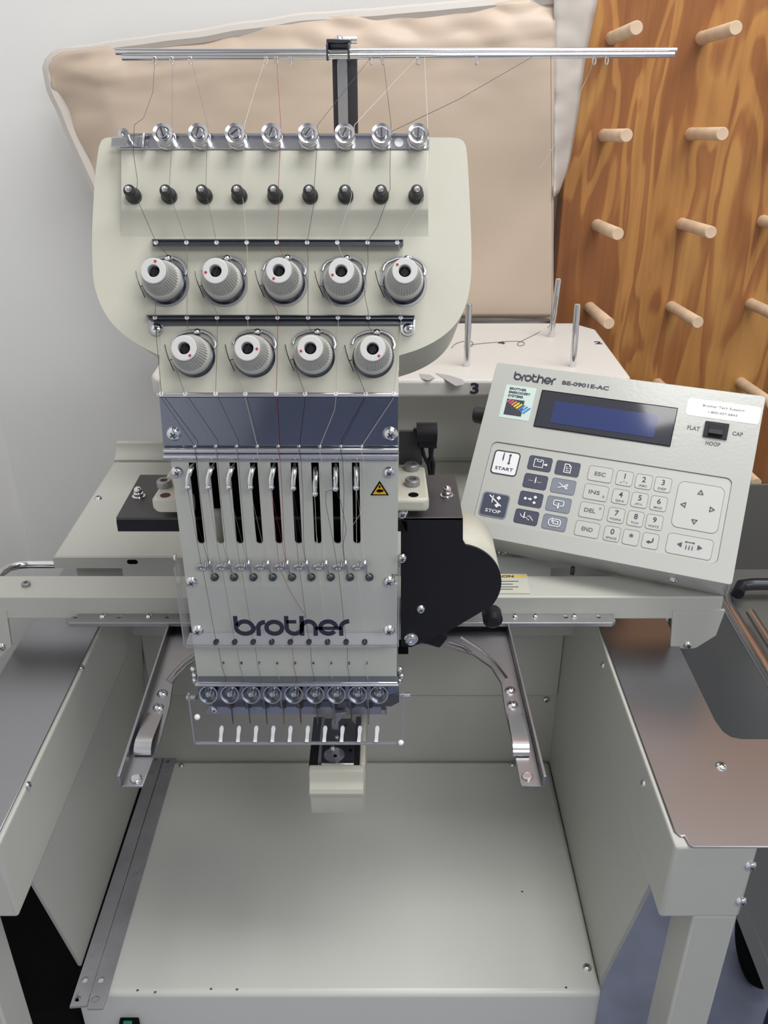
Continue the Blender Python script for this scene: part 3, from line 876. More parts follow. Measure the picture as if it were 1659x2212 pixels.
# bracket at the left end of the bar
mb = MB()
mb.hexa([fc(238, 318, 0.0065), fc(312, 318, 0.0065), fc(318, 292, 0.0065), fc(240, 296, 0.0065), fc(238, 318, 0.010), fc(312, 318, 0.010), fc(318, 292, 0.010), fc(240, 296, 0.010)])
mb.hexa([fc(306, 319, 0.0065), fc(320, 319, 0.0065), fc(322, 286, 0.0065), fc(308, 288, 0.0065), fc(306, 319, 0.013), fc(310, 319, 0.013), fc(312, 286, 0.013), fc(308, 288, 0.013)])
eb = put('end_bracket', mb, 'steel', bar, bevel=0.0008)
put('bracket_post', MB().lathe([(0.0026, 0), (0.0026, 0.008), (0.0036, 0.0085), (0.0036, 0.012), (0.0018, 0.0122), (0.0016, 0.009), (0.0002, 0.009)], frame(fc(277, 303, 0.0102)), 16), 'steel', bar)
# guide pegs
PEG = [274, 353, 432, 509, 588.5, 666, 744.5, 822.7, 901]
pegm = MB().lathe([(0.0056, -0.004), (0.0056, 0.0035), (0.0050, 0.0042), (0.0042, 0.0060), (0.0043, 0.0125), (0.0038, 0.0140), (0.0024, 0.0142)], n=22).mesh('guide_peg')
pegm.materials.append(M['rubber'])
pegt = MB().lathe([(0.0024, 0.0136), (0.0024, 0.0152), (0.0018, 0.0172), (0.0009, 0.0182), (0.0001, 0.0184)], n=16).mesh('peg_tip')
pegt.materials.append(M['chrome'])
PH = 0.0074
for px in PEG:
    m4 = frame(fc(px, 405, PH + 0.0184) - N * 0.0184)
    g = put('guide_peg', pegm, None, mc, m4)
    put('peg_tip', pegt, None, g, m4)
# eyelet rails
eyem = MB().lathe([(0.0010, 0.0), (0.0017, 0.0003), (0.0015, 0.0009), (0.0008, 0.0010), (0.0006, 0.0004)], n=12).mesh('eyelet')
eyem.materials.append(M['glint_white'])
EY1 = [337, 403, 468, 533, 598, 663.5, 728.5, 794, 858]
EY2 = [335, 404, 469, 535, 599.5, 665.7, 730, 795.7, 865.6]
EY3 = [348.7, 400, 466, 530, 597, 659, 725.6, 790, 850]
def hexf(mb, x0, x1, y0, y1, h0, h1):
    return mb.hexa([fc(x0, y1, h0), fc(x1, y1, h0), fc(x1, y0, h0), fc(x0, y0, h0), fc(x0, y1, h1), fc(x1, y1, h1), fc(x1, y0, h1), fc(x0, y0, h1)])
g1 = put('eyelet_rail', hexf(hexf(MB(), 330, 871, 518.5, 532, 0.0, 0.0085), 328, 871, 516.5, 519.5, 0.0, 0.0105), 'darksteel', mc, bevel=0.0004)
for px in EY1: put('eyelet', eyem, None, g1, frame(fc(px, 524, 0.0086)))
g2 = put('eyelet_rail', hexf(hexf(hexf(MB(), 320, 895, 683, 690, 0.0, 0.0075), 316, 896, 680, 683, 0.0, 0.0105), 332, 893, 690, 702, 0.0, 0.003), 'darksteel', mc, bevel=0.0004)
for px in EY2: put('eyelet', eyem, None, g2, frame(fc(px, 686, 0.0078)))
for px in (337, 881):
    tbm = [fc(px + 16 * cos(a), 708 + 17 * sin(a) if sin(a) > 0 else 690, 0.0025) for a in [radians(k * 20) for k in range(0, 10)]] + [fc(px - 16, 690, 0.0025), fc(px + 16, 690, 0.0025)]
    tbx = put('rail_tab', MB().prism(tbm, -N * 0.0022), 'steel', g2)
    screw(g2, fc(px + 1, 711, 0.0026), 0.0038, N)
g3 = put('eyelet_rail', hexf(MB(), 338, 862, 848, 858, -0.002, 0.004), 'steel', mc, bevel=0.0008)
for px in EY3: put('eyelet', eyem, None, g3, frame(fc(px, 851, 0.0041)))

# ---- tension knobs
kn = MB()
kn.lathe([(0.0120, 0.0060), (0.0134, 0.0062), (0.0137, 0.0075), (0.0137, 0.0118), (0.0128, 0.0136), (0.0110, 0.0136)], n=40, caps=False)
knm = kn
knm.lathe([(0.0127, 0.0132), (0.0124, 0.0142), (0.0098, 0.0285), (0.0090, 0.0306)], n=76, rib=(1, 2, 0.925), caps=False)
KN_BODY = knm.mesh('knob_body', 12); KN_BODY.materials.append(M['knob'])
KN_FACE = MB().lathe([(0.0088, 0.0305), (0.0089, 0.0316), (0.0083, 0.0322), (0.0046, 0.0322), (0.0042, 0.0318), (0.0040, 0.0255)], n=32, caps=False).mesh('knob_face')
KN_FACE.materials.append(M['knobface'])
KN_CORE = MB().lathe([(0.0041, 0.0250), (0.0041, 0.0256), (0.0033, 0.0257), (0.0032, 0.0282), (0.0026, 0.0292), (0.0002, 0.0292)], n=18).hexa([Vector((sx * 0.0007, sy_ * 0.0030, z)) for z in (0.028, 0.0299) for sx, sy_ in ((-1, -1), (1, -1), (1, 1), (-1, 1))]).mesh('adjuster')
KN_CORE.materials.append(M['black'])
KN_DISC = MB().lathe([(0.0150, 0.0), (0.0150, 0.0010), (0.0140, 0.0016), (0.0128, 0.0030), (0.0132, 0.0036), (0.0142, 0.0044), (0.0143, 0.0052), (0.0120, 0.0062)], n=36).mesh('tension_disc')
KN_DISC.materials.append(M['darksteel'])
KN_DOT = MB().lathe([(0.00095, 0.0319), (0.00095, 0.0324)], n=12).mesh('red_dot'); KN_DOT.materials.append(M['red'])
loop = [(x * 1.02, y * 0.99) for x, y in [(-0.0150, 0.0094), (-0.0140, 0.0128), (-0.0112, 0.0156), (-0.005, 0.0180), (0.0, 0.0186), (0.0062, 0.0184), (0.0105, 0.0165), (0.0136, 0.0135), (0.0150, 0.0087), (0.0140, 0.0060)]]
KN_LOOP = MB().tube([Vector((x, y, 0.0026)) for x, y in loop], 0.0006, 8, rx=0.0012, up=Vector((0, 0, 1))).mesh('guard_loop')
KN_LOOP.materials.append(M['steel'])
KN_PLATE = MB().prism([Vector((x * 1.12, y * 1.12 + 0.0005, 0.0)) for x, y in arc(0, 0, 0.0152, 0.0152, 0, 350, 35)], (0, 0, 0.0007)).mesh('backing_plate')
KN_PLATE.materials.append(M['alu'])
hook = [(-0.0205, 0.0082, 0.004), (-0.0195, 0.0035, 0.0042), (-0.0180, -0.0015, 0.0042), (-0.0160, -0.0060, 0.004), (-0.0140, -0.0108, 0.0038)]
KN_SPR = MB().tube([Vector(p) for p in hook], 0.00042, 6)
KN_SPR.tube([Vector(p) for p in ((-0.0176, -0.0030, 0.004), (-0.0150, -0.0025, 0.0045), (-0.0120, -0.0030, 0.004))], 0.00038, 6)
KN_SPR = KN_SPR.mesh('check_spring'); KN_SPR.materials.append(M['darksteel'])
KN_BALL = MB().lathe([(0.0030, 0), (0.0030, 0.0018), (0.0024, 0.0036), (0.0012, 0.0045), (0.0001, 0.0047)], n=14).mesh('loop_screw'); KN_BALL.materials.append(M['chrome'])
KNOBS = [(331, 585, 78), (465, 585, 190), (602, 584, 239), (737, 585, 206), (874.5, 585, 141), (397, 752, -50), (534, 752, -5), (670, 752, 198), (805, 753, -50)]
KBASE = []
for px, py, a in KNOBS:
    base = fc(px, py, 0.0355) - N * 0.0355
    m4 = frame(base, z=N * 1.11)
    KBASE.append(base)
    k_ = put('tension_knob', KN_BODY, None, mc, m4)
    put('knob_face', KN_FACE, None, k_, m4)
    put('adjuster', KN_CORE, None, k_, m4 @ Matrix.Rotation(random.uniform(-0.4, 0.4), 4, 'Z'))
    put('tension_disc', KN_DISC, None, k_, m4)
    put('backing_plate', KN_PLATE, None, k_, m4)
    put('red_dot', KN_DOT, None, k_, m4 @ Matrix.Translation((0.0066 * cos(radians(a)), 0.0066 * sin(radians(a)), 0)))
    put('guard_loop', KN_LOOP, None, k_, m4)
    put('check_spring', KN_SPR, None, k_, m4)
    put('loop_screw', KN_BALL, None, k_, m4 @ Matrix.Translation((0.0026, 0.0172, 0.0010)))

# ================================================================== HEAD, upright lower part
HY = 0.61
PX0, PX1 = -0.160, 0.0108
def hy(px, py, Y=HY): return onY(px, py, Y)
zA = hy(600, 858).z; zB = hy(600, 968).z
rf = put('reflector_plate', MB().prism([Vector((hy(345, 858).x, HY - 0.001, zA)), Vector((hy(860, 858).x, HY - 0.001, zA)), Vector((hy(859, 968).x, HY - 0.001, zB)), Vector((hy(354, 968).x, HY - 0.001, zB))], (0, 0.0015, 0)), 'mirror', mc, label='dark polished steel plate')
for px in (375, 843): screw(rf, hy(px, 937, HY - 0.001), 0.0050, YM)
for py, Y, r in ((973, HY - 0.0035, 0.0022), (986, HY - 0.0035, 0.0024)):
    put('folded_edge', MB().tube([hy(354, py, Y), hy(860, py, Y)], r, 12), 'chrome', rf)
put('fold_web', MB().prism([hy(354, 970, HY - 0.002), hy(859, 970, HY - 0.002), hy(859, 995, HY - 0.002), hy(356, 995, HY - 0.002)], (0, 0.002, 0)), 'pearl', rf)
nub = MB().lathe([(0.0012, 0), (0.0016, 0.0008), (0.0010, 0.0016), (0.0002, 0.0017)], n=10).mesh('eyelet'); nub.materials.append(M['steel'])
for i in range(9):
    for py in (965, 975):
        put('eyelet', nub, None, rf, vframe(hy(421 + 45 * i, py, HY - 0.0035 if py > 970 else HY - 0.001)))
# slotted face plate
ztop = hy(600, 988).z; zbot = hy(600, 1475).z
X1s, Xp = -0.1441, 0.01535
sw_ = 0.00285
holes = []
zs0 = hy(600, 999).z; zs1 = hy(600, 1176).z
for i in range(9):
    x = X1s + Xp * i
    hl = [Vector((x - sw_, HY, zs0)), Vector((x + sw_, HY, zs0)), Vector((x + sw_, HY, zs1 + sw_))]
    hl += [Vector((x + sw_ * cos(a), HY, zs1 + sw_ + sw_ * sin(a) * 1.0)) for a in [-radians(t) for t in range(30, 180, 30)]]
    hl.append(Vector((x - sw_, HY, zs1 + sw_)))
    holes.append(hl)
zn0, zn1 = hy(850, 1240).z, hy(850, 1262).z
fpo = [Vector((PX0, HY, ztop)), Vector((PX1, HY, ztop)), Vector((PX1, HY, zn0)), Vector((PX1 - 0.0048, HY, zn0)), Vector((PX1 - 0.0048, HY, zn1)), Vector((PX1, HY, zn1)), Vector((PX1, HY, zbot)), Vector((PX0, HY, zbot))]
fp = put('slot_plate', MB().plate(fpo, holes, (0, 0.0022, 0)), 'paint_light', mc, label='pale grey face plate with nine long slots')
# body behind the plate: sides and dark interior
ib = MB()
ib.box(PX0 + 0.001, PX0 + 0.003, HY + 0.002, KY - 0.0005, zbot - H, ztop - H)
ib.box(PX1 - 0.004, PX1 - 0.002, HY + 0.002, KY - 0.0005, zbot - H, ztop - H)
put('head_frame', ib, 'paint', mc)
put('head_interior', MB().box(PX0 + 0.004, PX1 - 0.005, KY + 0.002, KY + 0.006, zbot - H, ztop - H), 'blackmatte', mc)
put('inner_bracket', MB().box(PX0 + 0.0165, PX0 + 0.037, HY + 0.012, HY + 0.022, hy(450, 1180).z - H - 0.012, onY(450, 1106, HY + 0.012).z - H), 'cream', mc, bevel=0.004)
for px, py in ((383, 1020), (840, 1020), (414, 1257), (840, 1256)): screw(fp, hy(px, py), 0.0043, YM)
# warning triangle
t3 = [hy(820, 1039, HY - 0.0004), hy(800, 1070, HY - 0.0004), hy(840, 1070, HY - 0.0004)]
wt = put('warning_label', MB().prism(t3, (0, 0.0003, 0)), 'blackmatte', mc)
ctr3 = (t3[0] + t3[1] + t3[2]) / 3
put('yellow_field', MB().prism([ctr3 + (p - ctr3) * 0.74 - Vector((0, 0.0003, 0)) for p in t3], (0, 0.0003, 0)), 'yellow', wt)
hnd = MB()
def wl(pts, mb): mb.prism([hy(px, py, HY - 0.0010) for px, py in pts], (0, 0.0003, 0))
wl([(813, 1060), (818, 1057), (825, 1058), (828, 1062), (820, 1064), (814, 1063)], hnd)
wl([(818.5, 1049), (821.5, 1049), (822, 1053), (820, 1055), (818, 1053)], hnd)
wl([(826, 1057), (829, 1060), (827, 1061)], hnd)
put('pictogram', hnd, 'blackmatte', wt)
# take-up levers
tips = [(405.7, 1054), (449.4, 1054), (493.8, 1054), (540.3, 1054), (585.7, 1054), (633, 1056), (680, 1068), (724.5, 1057), (769.3, 1055)]
tops = [417, 460, 504, 549, 594.5, 639.5, 684, 727, 770]
LTIP = []
for (tx, ty), x0 in zip(tips, tops):
    dy_ = ty - 1054
    xs = X1s + Xp * len(LTIP)
    p0 = Vector((xs, HY + 0.016, hy(x0, 1012 + dy_, HY + 0.016).z + 0.0))
    p1 = hy(x0 - 0.5, 1004 + dy_ * 0.6, HY + 0.003)
    p1.x = xs
    p2 = hy(x0 - (x0 - tx) * 0.55, 1016 + dy_, HY - 0.006)
    p3 = hy(tx, 1035 + dy_, HY - 0.010)
    p4 = hy(tx, ty - 3, HY - 0.0105)
    o = put('take_up_lever', MB().tube([p0, p1, p2, p3, p4], [0.0016, 0.0018, 0.0019, 0.0019, 0.0017], 10), 'chrome', mc)
    put('lever_eye', MB().ball(p4 - Vector((0, 0, 0.0006)), 0.0024, 10, 6), 'chrome', o)
    LTIP.append(p4)
# thread rings: flat eye, coil and ball screw
RINGS = []
for i in range(9):
    c = hy(436 + 41.85 * i, 1225, HY - 0.004)
    RINGS.append(c)
    mb = MB()
    rr = 0.0034
    mb.tube([c + Vector((rr * cos(a), -0.0004 * sin(a), rr * 0.72 * sin(a))) for a in [2 * pi * k / 14 + 0.4 for k in range(15)]], 0.0011, 7)
    q = hy(451.5 + 41.85 * i, 1221, HY - 0.004)
    pts = [q + Vector((-0.0022 + 0.0046 * t / 22, -0.0016 * cos(t * 0.95), 0.0032 * sin(t * 0.95))) for t in range(23)]
    mb.tube([c + Vector((rr, 0, 0))] + pts, 0.0009, 6)
    e = hy(464.5 + 41.7 * i, 1244, HY - 0.003)
    mb.tube([pts[-1], pts[-1] + Vector((-0.0012, 0, -0.0045)), e + Vector((-0.002, 0, 0.003)), e], 0.0008, 6)
    rg = put('thread_ring', mb, 'steel', mc)
    put('ring_screw', MB().lathe([(0.0031, 0), (0.0034, 0.001), (0.0030, 0.0028), (0.0016, 0.0040), (0.0001, 0.0042)], vframe(hy(464.5 + 41.7 * i, 1245, HY)), 14), 'darksteel', rg)
# number plate lettering
NUMP = []
for i in range(9):
    px = 482.7 + 38.75 * i
    NUMP.append(px)
    text('needle_number', str(9 - i), 'ink', fp, vframe(hy(px, 1432, HY - 0.0003)), None, 0.0030, 0.03)
# ---- clear guard in front of the plate
GY = 0.5915
zg0, zg1 = hy(600, 1268, GY).z, hy(600, 1397, GY).z
gx0, gx1 = hy(401, 1397, GY).x, hy(858, 1397, GY).x
cg = put('clear_guard', MB().box(gx0, gx1, GY, GY + 0.0012, zg1 - H, zg0 - H), 'clear', mc, label='clear acrylic thread guard printed with a wordmark')
fold = []
mb = MB()
hl = []
for i in range(9):
    cpt = onZ(467 + 40.1 * i, 1388, zg1 - H + 0.0012)
    hl.append(cpt)
mb.box(gx0, gx1, GY + 0.0014, HY - 0.0008, zg1 - H, zg1 - H + 0.0012)
fo = put('guard_fold', mb, 'cleargrey', cg)
for c in hl:
    c.y = min(c.y, HY - 0.005)
    put('thread_hole', MB().lathe([(0.0022, 0), (0.0026, 0.0003), (0.0026, 0.0010), (0.0018, 0.0010), (0.0016, 0.0002)], hframe(c + Vector((0, 0, 0.0001))) @ Matrix.Diagonal((0.9, 1.5, 1, 1)), 14), 'darksteel', cg)
put('guard_flange', MB().box(gx0 - 0.0014, gx0 - 0.0002, GY, HY - 0.0008, zg1 - H, hy(390, 1215, 0.6).z - H), 'clear', cg)
put('guard_flange', MB().box(gx1 + 0.0002, gx1 + 0.0014, GY, HY - 0.0008, zg1 - H, hy(860, 1215, 0.6).z - H), 'clear', cg)
ed = MB()
ed.box(gx0, gx1, GY - 0.0006, GY + 0.0004, zg1 - H - 0.0008, zg1 - H + 0.0003)
ed.box(gx0 - 0.0014, gx0 - 0.0006, GY - 0.0002, GY + 0.0006, zg1 - H, hy(390, 1215, 0.6).z - H)
ed.box(gx1 + 0.0006, gx1 + 0.0014, GY - 0.0002, GY + 0.0006, zg1 - H, hy(390, 1215, 0.6).z - H)
put('guard_edge', ed, 'clearedge', cg)
for px in (427, 840): screw(cg, hy(px, 1362, GY - 0.0002), 0.0043, YM)
for x in (gx0 - 0.0014, gx1 + 0.0014):
    screw(cg, Vector((x, 0.602, hy(390, 1207, 0.6).z)), 0.0030, (1 if x > 0 else -1, 0, 0))
wmk = wordmark_mesh()
a, b = hy(507, 1373.5, GY - 0.0004), hy(755, 1373.5, GY - 0.0004)
ww = b.x - a.x
wz = hy(507, 1330, GY).z - a.z
hk = wz / (240.0 / 1369)
put('wordmark', wmk, 'logo', cg, frame(a, Vector((ww, 0, 0)), Vector((0, 0, hk)), Vector((0, -1, 0))), label='navy lower-case wordmark')
# ---- needle clamp bar with nine bright cupped screws
NY = 0.601
zk0, zk1 = hy(600, 1475, NY).z, hy(600, 1512, NY).z
nb = put('needle_bar_rail', MB().box(hy(424, 1490, NY).x, hy(861, 1490, NY).x, NY, HY + 0.012, zk1 - H, zk0 - H), 'mirror', mc, bevel=0.0012)
put('rail_flange', MB().box(hy(424, 1490, NY).x, hy(861, 1490, NY).x, NY - 0.003, NY, zk0 - H - 0.002, zk0 - H), 'steel', nb, bevel=0.0004)
cup = MB().lathe([(0.0066, -0.003), (0.0080, 0.0014), (0.0079, 0.0024), (0.0071, 0.0024), (0.0052, -0.0018), (0.0036, -0.0034), (0.0031, -0.0034), (0.0030, 0.0012), (0.0022, 0.0026), (0.0001, 0.0030)], n=28).mesh('clamp_screw')
cup.materials.append(M['cup'])
for i in range(9):
    c = hy(451 + 45.95 * i, 1499, NY - 0.003)
    put('clamp_screw', cup, None, mc, vframe(c) @ Matrix.Rotation(radians(-20), 4, 'X'))
# threaded end studs
for a, b in (((403, 1506), (424, 1506)), ((864, 1503), (886, 1503))):
    mb = MB()
    p, q = hy(*a, NY), hy(*b, NY)
    mb.tube([p, q], 0.0016, 8)
    for t in range(7):
        m_ = p.lerp(q, (t + 0.5) / 7)
        mb.tube([m_ - XA * 0.0006, m_ + XA * 0.0006], 0.0026, 10)
    put('spring_stud', mb, 'steel', mc)
for px, py in ((864, 1446), (867, 1460), (863, 1470), (417, 1446), (420, 1459), (421, 1470)):
    put('side_stud', MB().ball(hy(px, py, HY + 0.004), 0.0028, 10, 6), 'chrome', mc)
# needles
NDY = 0.633
clm = MB().lathe([(0.0034, 0.0), (0.0040, 0.002), (0.0040, 0.010), (0.0034, 0.011)], n=14).mesh('needle_clamp'); clm.materials.append(M['darksteel'])
NEED = []
for i in range(9):
    px = 504 + 36.55 * i
    tip = hy(px, 1566, NDY)
    top = Vector((tip.x, NDY, hy(px - 5, 1526, NDY).z))
    nd = put('needle', MB().tube([top + ZU * 0.002, top - ZU * 0.004, tip + ZU * 0.004, tip], [0.0010, 0.0008, 0.0006, 0.0001], 8), 'darksteel', mc)
    put('needle_clamp', clm, None, nd, hframe(top))
    put('clamp_pin', MB().tube([top + Vector((0.002, -0.003, 0.006)), top + Vector((0.002, -0.007, 0.006))], 0.0020, 10), 'black', nd)
    NEED.append(tip + ZU * 0.004)
put('clamp_bar', MB().box(hy(460, 1520, NDY).x, hy(830, 1520, NDY).x, NDY - 0.002, NDY + 0.006, hy(600, 1524, NDY).z - H, hy(600, 1512, NDY).z - H), 'darksteel', mc)
put('presser_plate', MB().prism([hy(452, 1524, 0.642), hy(826, 1524, 0.642), hy(822, 1543, 0.642), hy(440, 1543, 0.642)], (0, 0.0015, 0)), 'pearl', mc)
screw(mc, hy(463, 1533, 0.642), 0.0032, YM)
put('side_bracket', MB().prism([hy(822, 1505, 0.60), hy(862, 1500, 0.60), hy(862, 1517, 0.60), hy(845, 1526, 0.60), hy(830, 1526, 0.60)], (0, 0.01, 0)), 'char', mc)
put('bracket_stud', MB().tube([hy(829, 1530, 0.605), hy(829, 1541, 0.605)], 0.0026, 10), 'steel', mc)
# presser foot
pf = [(721, 1540), (748, 1540), (736, 1556), (732, 1560), (732, 1578), (716, 1578), (716, 1560), (722, 1548)]
put('presser_foot', MB().prism([hy(px, py, 0.636) for px, py in pf], (0, 0.004, 0)), 'pearl', mc, bevel=0.0006)
# ---- clear finger guard with bright slits
FYg = 0.588
za, zb2 = hy(600, 1500, FYg).z, hy(600, 1605, FYg).z
fx0, fx1 = hy(422, 1605, FYg).x, hy(868, 1605, FYg).x
fg = put('finger_guard', MB().box(fx0, fx1, FYg, FYg + 0.0012, zb2 - H, za - H), 'clear', mc, label='clear acrylic finger guard with bright slits')
ed = MB()
ed.box(fx0, fx1, FYg - 0.001, FYg + 0.002, zb2 - H - 0.0012, zb2 - H)
ed.box(fx0 - 0.0012, fx0, FYg - 0.0006, FYg + 0.0022, zb2 - H, za - H)
ed.box(fx1, fx1 + 0.0012, FYg - 0.0006, FYg + 0.0022, zb2 - H, za - H)
put('guard_edge', ed, 'clearedge', fg)
for px, py in ((426, 1549), (866, 1604)): put('guard_stud', MB().ball(hy(px, py, FYg - 0.001), 0.0026, 10, 6), 'glint_white', fg)
for i, px in enumerate((477, 514.5, 551.8, 589, 626, 663.5, 701, 738.5, 776, 813.5)):
    c0, c1 = hy(px + 1.5, 1575, FYg + 0.0075), hy(px - 1, 1603, FYg - 0.0006)
    c0.y = c1.y
    w0 = 0.0016
    pts = [c0 + Vector((w0 * 1.15 * cos(radians(a)), 0, w0 * 1.15 * sin(radians(a)))) for a in range(0, 181, 30)] + [c1.lerp(c0, 0.55) + Vector((-w0 * 0.85, 0, 0)), c1 + Vector((-w0, 0, 0)), c1 + Vector((w0, 0, 0)), c1.lerp(c0, 0.55) + Vector((w0 * 0.85, 0, 0))]
    pts = [p + Vector((0, 0.0081 * (p.z - c1.z) / (c0.z - c1.z), 0)) for p in pts]
    put('slit_glint', MB().prism(pts, (0, 0.0006, 0)), 'glint_white', fg)  # white strip leaned back, stands in for lamp glint on slit edges
# ---- cylinder arm
PZ = -0.578
ax0, ax1 = onZ(669, 1650, PZ).x, onZ(786, 1650, PZ).x
ay = 0.602
pz = lambda px, py: onZ(px, py, PZ)
prof = [(0.6035, PZ - 0.003), (0.6028, PZ), (0.600, PZ + 0.0006), (0.596, PZ - 0.0008), (0.594, PZ - 0.005), (0.5935, PZ - 0.010), (0.5915, PZ - 0.013), (0.588, PZ - 0.0150), (0.5865, PZ - 0.019), (0.588, PZ - 0.024), (0.5935, PZ - 0.030), (0.5945, PZ - 0.050), (0.597, PZ - 0.0535), (0.6035, PZ - 0.055)]
o = put('arm_cap', MB().prism([V(ax0, y, z) for y, z in prof], (ax1 - ax0, 0, 0)), 'cream', mc, bevel=0.0022, seg=3, label='cream end cap of the cylinder arm')
aw = MB()
aw.box(ax0 + 0.001, ax1 - 0.001, 0.6040, 0.88, PZ - 0.055, PZ - 0.004)
aw.box(ax1 - 0.0042, ax1 + 0.0012, 0.6040, 0.88, PZ - 0.055, PZ - 0.0005)
ca = put('cylinder_arm', aw, 'cream', mc, bevel=0.002)
put('side_gap', MB().box(ax0 - 0.0008, ax0 + 0.0072, 0.6042, 0.668, PZ - 0.04, PZ - 0.0012), 'black', ca)
put('side_gap', MB().box(ax1 - 0.0085, ax1 - 0.0044, 0.6042, 0.668, PZ - 0.02, PZ - 0.0006), 'black', ca)
npx0, npx1 = ax0 + 0.0105, ax1 - 0.0088
npl = put('needle_plate', MB().prism([V(npx0, 0.6045, PZ + 0.0006), V(npx1, 0.6045, PZ + 0.0006), V(npx1, 0.655, PZ + 0.0006), V(npx1 - 0.004, 0.664, PZ + 0.0006), V(npx0, 0.664, PZ + 0.0006)], (0, 0, -0.003)), 'darksteel', mc, bevel=0.0006)
put('plate_strip', MB().box(ax0 + 0.0072, ax0 + 0.0100, 0.606, 0.667, PZ - 0.002, PZ + 0.0004), 'alu', npl)
ph = pz(722, 1632)
put('hook_cap', MB().lathe([(0.0095, 0), (0.0095, 0.0004), (0.0078, 0.0004), (0.0078, 0.0001)], hframe(ph + ZU * 0.0006), 24), 'steel', npl)
for px, py, r in ((728, 1595, 0.0022), (719, 1618, 0.0026)): put('plate_stud', MB().ball(pz(px, py) + ZU * 0.001, r, 10, 6), 'steel', npl)
for px, py in ((747, 1567), (757, 1622), (724, 1634)): put('plate_hole', MB().lathe([(0.0017, 0), (0.0017, 0.0002)], hframe(pz(px, py) + ZU * 0.0007), 10), 'blackmatte', npl)
put('front_edge', MB().box(npx0, npx1, 0.6025, 0.6046, PZ - 0.002, PZ + 0.0014), 'chrome', npl, bevel=0.0005)

# ================================================================== CONTROL CONSOLE
s0 = 0.93
P0 = ray(1078.7, 782) * s0
nP = Vector((-0.26819395, -0.66993371, 0.69228667)).normalized()
e1 = Vector((0.26115581, -0.10624863, 0.0))
e1 = (e1 - nP * e1.dot(nP)).normalized()
e2 = nP.cross(e1)                      # up the panel
def cp(px, py, h=0.0):
    d = ray(px, py)
    return O + d * ((P0.dot(nP) + h) / d.dot(nP))
PO = O + P0
def uv(px, py):
    q = cp(px, py) - PO
    return q.dot(e1), q.dot(e2)
def pt(u, v, h=0.0): return PO + e1 * u + e2 * v + nP * h
def pframe(u, v, h=0.0): return frame(pt(u, v, h), e1, e2, nP)
def rect(corners):
    q = [uv(*c) for c in corners]     # TL TR BR BL
    l = (q[0][0] + q[3][0]) / 2; r = (q[1][0] + q[2][0]) / 2
    t = (q[0][1] + q[1][1]) / 2; b = (q[2][1] + q[3][1]) / 2
    return (l + r) / 2, (t + b) / 2, r - l, t - b
con = thing('control_console', 'tilted grey control console with display and keypad, right of the sewing head', 'control panel', V(0.23, 0.86, -0.477))
cu_, cv_, cw, ch = rect([(1078.7, 782), (1660, 858), (1574.7, 1264), (975, 1145)])
ku, kv, kw, kh = rect([(1064.6, 951.5), (1583, 1035.5), (1548, 1224), (1022, 1116)])
front = [(cu_ + x, cv_ + y) for x, y in rrect(cw, ch, 0.003, 3)]
kwin = [(ku + x, kv + y) for x, y in rrect(kw, kh, 0.006, 5)]
mb = MB()
mb.plate([pt(u, v) for u, v in front], [[pt(u, v) for u, v in kwin]], -nP * 0.003)
cs = put('console_case', mb, 'case', con, bevel=0.0012)
back = [(cu_ + x, cv_ + y) for x, y in rrect(cw, ch, 0.003, 3)]
put('console_body', MB().prism([pt(u, v, -0.0031) for u, v in back], -nP * 0.047), 'case', con, bevel=0.001)
put('mounting_bracket', MB().box(0.20, 0.26, 0.84, 0.87, DZ + 0.0005, -0.405), 'char', con)
for px, py in ((1453, 1273),):
    u, v = uv(px, 1250)
    screw(con, pt(u, cv_ - ch / 2 - 0.0002, -0.020), 0.0042, -e2)
u, v = uv(1085, 1180)
put('side_knob', MB().lathe([(0.009, 0), (0.009, 0.014), (0.007, 0.016)], frame(pt(cu_ - cw / 2 - 0.0, cv_ + ch * 0.22, -0.022), e2, nP, -e1), 18), 'rubber', con)
# keypad
put('keypad', MB().prism([pt(u, v, -0.0012) for u, v in [(ku + x, kv + y) for x, y in rrect(kw - 0.0006, kh - 0.0006, 0.006, 5)]], -nP * 0.0015), 'keypad', con)
KH = -0.0012
def rr_mesh(w_, h_, r, t, z0=0.0):
    return MB().prism([Vector((x, y, z0)) for x, y in rrect(w_, h_, r)], (0, 0, t))
def ring_mesh(w_, h_, r, wd, z):
    mb = MB()
    a = [Vector((x, y, z)) for x, y in rrect(w_, h_, r)]
    b = [Vector((x, y, z)) for x, y in rrect(w_ - 2 * wd, h_ - 2 * wd, max(0.0004, r - wd))]
    mb.plate(a, [b], (0, 0, 0.00015))
    return mb
def key(corners, face, border=None, bw=0.0004, r=0.0025, inset=0.0):
    u, v, w_, h_ = rect(corners)
    mx = pframe(u, v, KH)
    k_ = put('key', rr_mesh(w_, h_, r, 0.0003), face, con, mx)
    if border: put('key_border', ring_mesh(w_, h_, r, bw, 0.0003), border, k_, mx)
    return k_, u, v, w_, h_
def zA_(pts): return [(1030 + x / 6.144, 930 + y / 6.144) for x, y in pts]
def zB_(pts): return [(1230 + x / 4.74, 980 + y / 4.74) for x, y in pts]
def legend(k_, s, u, v, hgt, m='inkgrey', width=None, bold=0.015, name='legend'):
    text(name, s, m, k_, pframe(u, v, KH + 0.0003), width, hgt, bold)
def icon(k_, u, v, strokes, fills, m, wd=0.0005, sc=1.0):
    mb = MB()
    for st in strokes:
        ribbon(mb, [(x * sc, y * sc) for x, y in st], wd, 0.0009)
    for f in fills:
        mb.prism([Vector((x * sc, y * sc, 0.0008)) for x, y in f], (0, 0, 0.0001))
    put('icon', mb, m, k_, pframe(u, v, KH))
mm = 0.001
